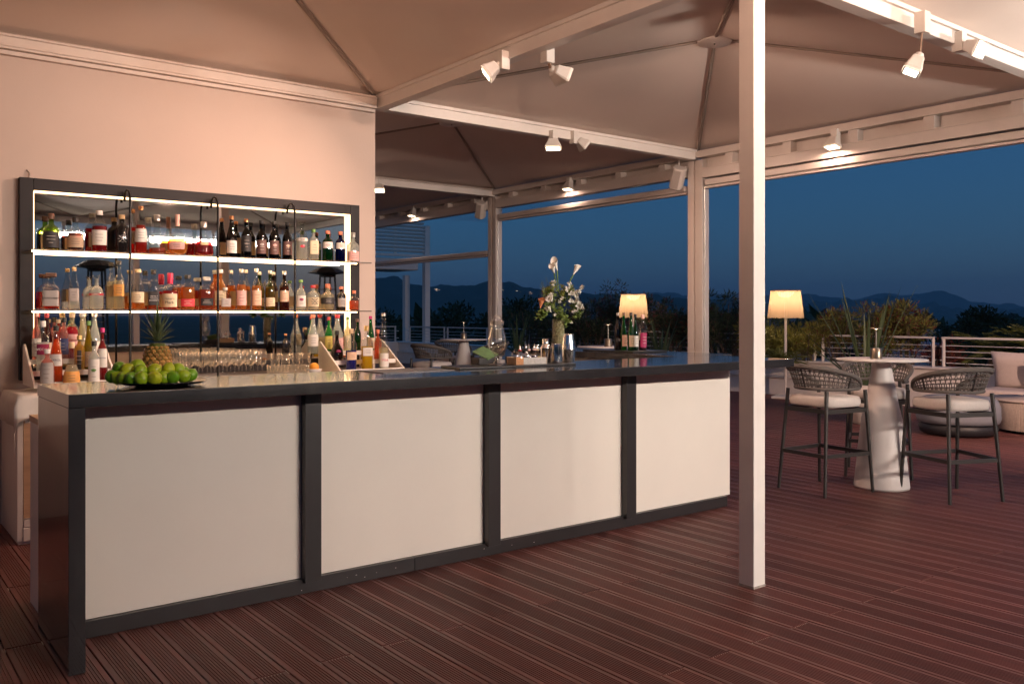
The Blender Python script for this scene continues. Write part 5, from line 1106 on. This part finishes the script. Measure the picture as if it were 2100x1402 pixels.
# ------------------------------------------------------------------ pergola beyond the far end
pg = thing('white_pergola', 'white louvred pergola beyond the far end of the deck', 'pergola', (11.5, 24, 0))
p1 = atD(874, 645, 25.2); p2 = atD(833, 645, 26.6)
for p in (p1, p2): wp(pg, 'post', MB().box((p.x-0.08, p.y-0.08, -1), (p.x+0.08, p.y+0.08, 3.95 if p is p1 else 2.6)), M_white)
wp(pg, 'eave_box', MB().box((p1.x-5, p1.y-0.15, 2.66), (p1.x-0.35, p1.y+1.2, 2.98)), M_white, bev=0.03)
wp(pg, 'gutter', MB().box((p1.x-5, p1.y-0.25, 3.03), (p1.x-0.1, p1.y-0.1, 3.10)), M_white)
for k in range(9):
    z = 3.2+k*0.10; wp(pg, 'louvre', MB().bar((p1.x-5, p1.y, z), (p1.x-0.09, p1.y, z), 0.14, 0.02, up=(0, 0.45, 1)), M_white)
for k in range(3): wp(pg, 'louvre_frame', MB().box((p1.x-1.0-k*1.6, p1.y+0.085, 3.12), (p1.x-0.92-k*1.6, p1.y+0.13, 4.05)), M_white)

# ------------------------------------------------------------------ patio heaters behind the camera, seen in the mirror
def heater(x, y, label):
    t = thing('patio_heater', label, 'patio heater', (x, y, 0.001), 0, 'patio heaters seen in the mirror')
    MB().lathe([(0.25, 0), (0.26, 0.02), (0.25, 0.7), (0.22, 0.74), (0.001, 0.75)], (0,0,0), 24).build('tank_housing', M_gun, t)
    for k in range(4):
        a = k*math.pi/2+0.78; MB().tube([(0.2*math.cos(a), 0.2*math.sin(a), 0.74), (0.13*math.cos(a), 0.13*math.sin(a), 2.08)], 0.016, 8).build('strut', M_black, t)
    for k in range(12): MB().tube([((0.19-0.005*k)*math.cos(a*0.5236), (0.19-0.005*k)*math.sin(a*0.5236), 0.85+k*0.09) for a in range(12)], 0.005, 5, closed=True).build('guard_ring', M_steel, t)
    MB().lathe([(0.12, 2.05), (0.14, 2.09), (0.33, 2.12), (0.30, 2.135), (0.16, 2.21), (0.001, 2.23)], (0,0,0), 6, smooth=False).build('reflector', M_black, t)
def behind(px, dist):                       # a point whose mirror image lies at this place
    p = atD(px, 645, dist); return p.x, 2*YM-p.y
hx, hy = behind(198, 13.0); heater(hx, hy, 'black patio heater mirrored left in the back bar')
hx, hy = behind(671, 15.0); heater(hx, hy, 'black patio heater mirrored right in the back bar')

# ------------------------------------------------------------------ houses, trees, hills
M_house = mat('house_white', (0.55, 0.55, 0.55), 0.7, noise=0.05); M_roof = mat('roof_grey', (0.28, 0.28, 0.30), 0.8); M_shut = mat('shutter_grey', (0.25, 0.26, 0.28), 0.6); M_win = mat('dark_window', (0.02, 0.025, 0.03), 0.1)
def house(px0, px1, ytop, d, zb, label, wins, roof=0.15):
    a, b = atD(px0, ytop, d), atD(px1, ytop, d); W_ = (b-a).length; c = (a+b)/2; t = thing('house', label, 'house', (c.x, c.y, zb), YAW-R(90), 'white houses below the terrace'); h = a.z-zb
    MB().box((-W_/2, 0, 0), (W_/2, 8, h)).build('wall', M_house, t); MB().box((-W_/2-roof, -roof, h+0.002), (W_/2+roof, 8+roof, h+0.22)).build('roof', M_house, t)
    for (u0, u1, v0, v1) in wins:
        f = MB().box((W_*(u0-0.5), -0.05, h-v1), (W_*(u1-0.5), -0.002, h-v0)).build('window', M_shut, t); MB().box((W_*(u0-0.5)+0.08, -0.058, h-v1+0.08), (W_*(u1-0.5)-0.08, -0.051, h-v0-0.08)).build('pane', M_win, f)
    return t
house(1878, 1935, 680, 95, -10, 'white flat-roofed house beyond the railing right of the flax plant', [(0.12, 0.40, 0.5, 2.1), (0.58, 0.94, 0.6, 2.0)])
house(1905, 1975, 712, 70, -10, 'lower white terrace house in front of the right white house', [(0.3, 0.7, 0.5, 1.2)])
house(1655, 1800, 700, 80, -10, 'white building glimpsed between the shrubs right of the column', [(0.1, 0.3, 0.6, 1.6), (0.5, 0.8, 0.6, 1.6)])
house(1440, 1530, 700, 85, -10, 'white building glimpsed low beside the white column', [(0.2, 0.45, 0.8, 1.9), (0.6, 0.85, 0.8, 1.9)])
def tree(p, rx, h, label, n=6000, size=0.32, leafm=F_tree):
    t = thing('broadleaf_tree', label, 'tree', p, 0, 'trees beyond the terrace'); tk = MB(); lf = MB()
    tk.tube([(0,0,0), (0.1,0,h*0.3), (0,0.1,h*0.6)], [0.3, 0.22, 0.12], 8); cl_ = 16
    for k in range(cl_):
        a = random.uniform(0, 6.28); r = rx*random.uniform(0.1, 0.8); zz = h*random.uniform(0.45, 0.92); e = Vector((r*math.cos(a), r*math.sin(a), zz*(1-0.18*(r/rx)**2))); tk.tube([(0,0,h*0.35), e*0.6+Vector((0,0,h*0.15)), e], [0.1, 0.06, 0.03], 5); R_ = rx*random.uniform(0.25, 0.42)
        for _ in range(n//cl_):
            d = Vector((random.gauss(0,1), random.gauss(0,1), random.gauss(0.2,0.9))).normalized(); pos = e+Vector((d.x*R_, d.y*R_, d.z*R_*0.8))*random.random()**0.5; long_leaf(lf, pos, d+Vector((random.gauss(0,.5), random.gauss(0,.5), 0.1)), size*random.uniform(0.6, 1.2), size*0.5)
    tk.build('trunk', M_bark, t); lf.build('crown', leafm, t, kind='stuff')
def T(px, ytop, d, rx, label, **k): p = atD(px, ytop, d); tree((p.x, p.y, -10), rx, p.z+10, label, **k)
T(2010, 622, 62, 3.2, 'rounded dark tree behind the sofa, centre of the right clump'); T(1960, 634, 60, 2.4, 'dark tree at the left of the right clump'); T(2072, 628, 66, 2.6, 'dark tree at the right edge of the frame'); T(2040, 640, 52, 2.4, 'lower dark tree in front of the right clump')
T(2120, 640, 55, 3, 'dark tree just outside the right edge'); T(1940, 655, 80, 3.0, 'low tree behind the white house')
for k, (px, yt, d, rx) in enumerate(((905, 622, 70, 4.5), (960, 612, 80, 5), (1045, 618, 75, 4.5), (1085, 605, 85, 4), (1200, 622, 80, 5), (1260, 630, 90, 5), (1360, 632, 80, 5), (800, 640, 80, 5), (1480, 640, 85, 5), (1570, 645, 90, 5))):
    T(px, yt, d, rx, ['black tree silhouette left of the narrow post', 'large black tree just left of the narrow post', 'black tree between the post and the flowers', 'tall black tree behind the flowers', 'black tree right of the flowers', 'black tree behind the left floor lamp', 'black tree left of the wide post', 'black tree behind the pergola posts', 'dim tree beside the white column', 'dim tree behind the right floor lamp'][k], n=3500, size=0.42)
# a belt of far wood and the hills
random.seed(8)
wb = MB()
for k in range(5200):
    a = random.uniform(500, 2250); d = random.uniform(130, 420); p = atD(a, 645, d); z = -10+random.uniform(2, 9)*(0.5+0.5*math.sin(a*0.031)+0.3*math.sin(a*0.11))
    s = random.uniform(1.0, 2.6)
    for _ in range(3): long_leaf(wb, (p.x+random.gauss(0, 2), p.y+random.gauss(0, 2), min(z, -1.0)+random.gauss(0, 0.8)), (random.gauss(0,1), random.gauss(0,1), random.gauss(0.3,1)), s*2, s*1.2)
o = wb.build('far_wood', F_tree); o['kind'] = 'stuff'; tag(o, 'dark belt of far woodland beyond the terrace', 'woodland')
def ridge(name, d, pts, col, rough_n=0.0):
    """a real range of hills: crest from the skyline, front slope running out towards the terrace, back slope behind"""
    m = MB(); n = 160; vs = []; prs = []
    for i in range(n+1):
        px = pts[0][0]+(pts[-1][0]-pts[0][0])*i/n
        for (x0_, y0_), (x1_, y1_) in zip(pts, pts[1:]):
            if x0_ <= px <= x1_: t = (px-x0_)/(x1_-x0_); t = t*t*(3-2*t); y = y0_+(y1_-y0_)*t; break
        y += 1.0*math.sin(px*0.13)+0.7*math.sin(px*0.31+1)
        prs.append((px, y))
    rows = 9
    for i, (px, y) in enumerate(prs):
        c = atD(px, y, d); dirv = Vector((c.x, c.y, 0)).normalized()
        for j in range(rows):
            t = j/(rows-2)
            if j < rows-1: z = -10+(c.z+10)*(t**1.3); q = Vector((c.x, c.y, 0))-dirv*d*0.28*(1-t)
            else: z = -10; q = Vector((c.x, c.y, 0))+dirv*d*0.3
            w_ = 0 if j in (rows-2, 0, rows-1) else d*0.006*math.sin(i*0.35+j*1.7)
            vs.append((q.x, q.y, z+w_))
    fs = [(i*rows+j, (i+1)*rows+j, (i+1)*rows+j+1, i*rows+j+1) for i in range(n) for j in range(rows-1)]
    m.add(vs, fs, True); o = m.build(name, mat('hill_'+name, col, 0.95, noise=0.25, nscale=0.004)); o['kind'] = 'structure'; return o
ridge('hills', 2600, [(300, 600), (560, 575), (700, 566), (770, 570), (812, 566), (838, 582), (880, 588), (905, 584), (960, 586), (1003, 577), (1045, 578), (1075, 588), (1110, 594), (1200, 602), (1300, 606), (1420, 612), (1560, 622), (1700, 640)], (0.035, 0.05, 0.03))
ridge('mountains', 7500, [(1150, 612), (1280, 604), (1345, 600), (1400, 606), (1445, 599), (1500, 606), (1570, 606), (1640, 606), (1700, 608), (1745, 614), (1780, 610), (1822, 602), (1862, 605), (1920, 597), (1960, 606), (1990, 618), (2035, 622), (2100, 634), (2200, 628), (2400, 620)], (0.05, 0.065, 0.05))
ridge('foothills', 5000, [(1500, 632), (1600, 622), (1700, 618), (1762, 616), (1800, 611), (1845, 613), (1885, 622), (1960, 636), (2020, 641), (2120, 638), (2300, 634)], (0.04, 0.055, 0.04))
tl = MB()
for px, py, n in ((893, 594, 9), (885, 596, 4), (1032, 595, 3), (1062, 598, 4), (1085, 600, 5), (1815, 625, 2)):
    for _ in range(n): tl.sphere(atD(px+random.gauss(0, 5), py+random.gauss(0, 1.2), 2350), random.uniform(0.2, 0.5), 6, 4)
o = tl.build('town_lights', emis('town_light', (1, 0.75, 0.55), 5.0)); o['kind'] = 'stuff'; tag(o, 'scattered tiny lights of houses on the dark hillside', 'lights')

# ------------------------------------------------------------------ evening haze
hz = MB().box((-11000, -11000, -11.5), (11000, 11000, 400)); hm = bpy.data.materials.new('evening_haze'); hm.use_nodes = True; ht = hm.node_tree; ht.nodes.clear()
pv = N(ht, 'ShaderNodeVolumePrincipled'); pv.inputs['Color'].default_value = (0.80, 0.88, 1.0, 1); pv.inputs['Density'].default_value = 0.00012; pv.inputs['Anisotropy'].default_value = 0.0
ho = N(ht, 'ShaderNodeOutputMaterial'); ht.links.new(pv.outputs[0], ho.inputs['Volume'])
o = hz.build('haze', hm); o['kind'] = 'stuff'
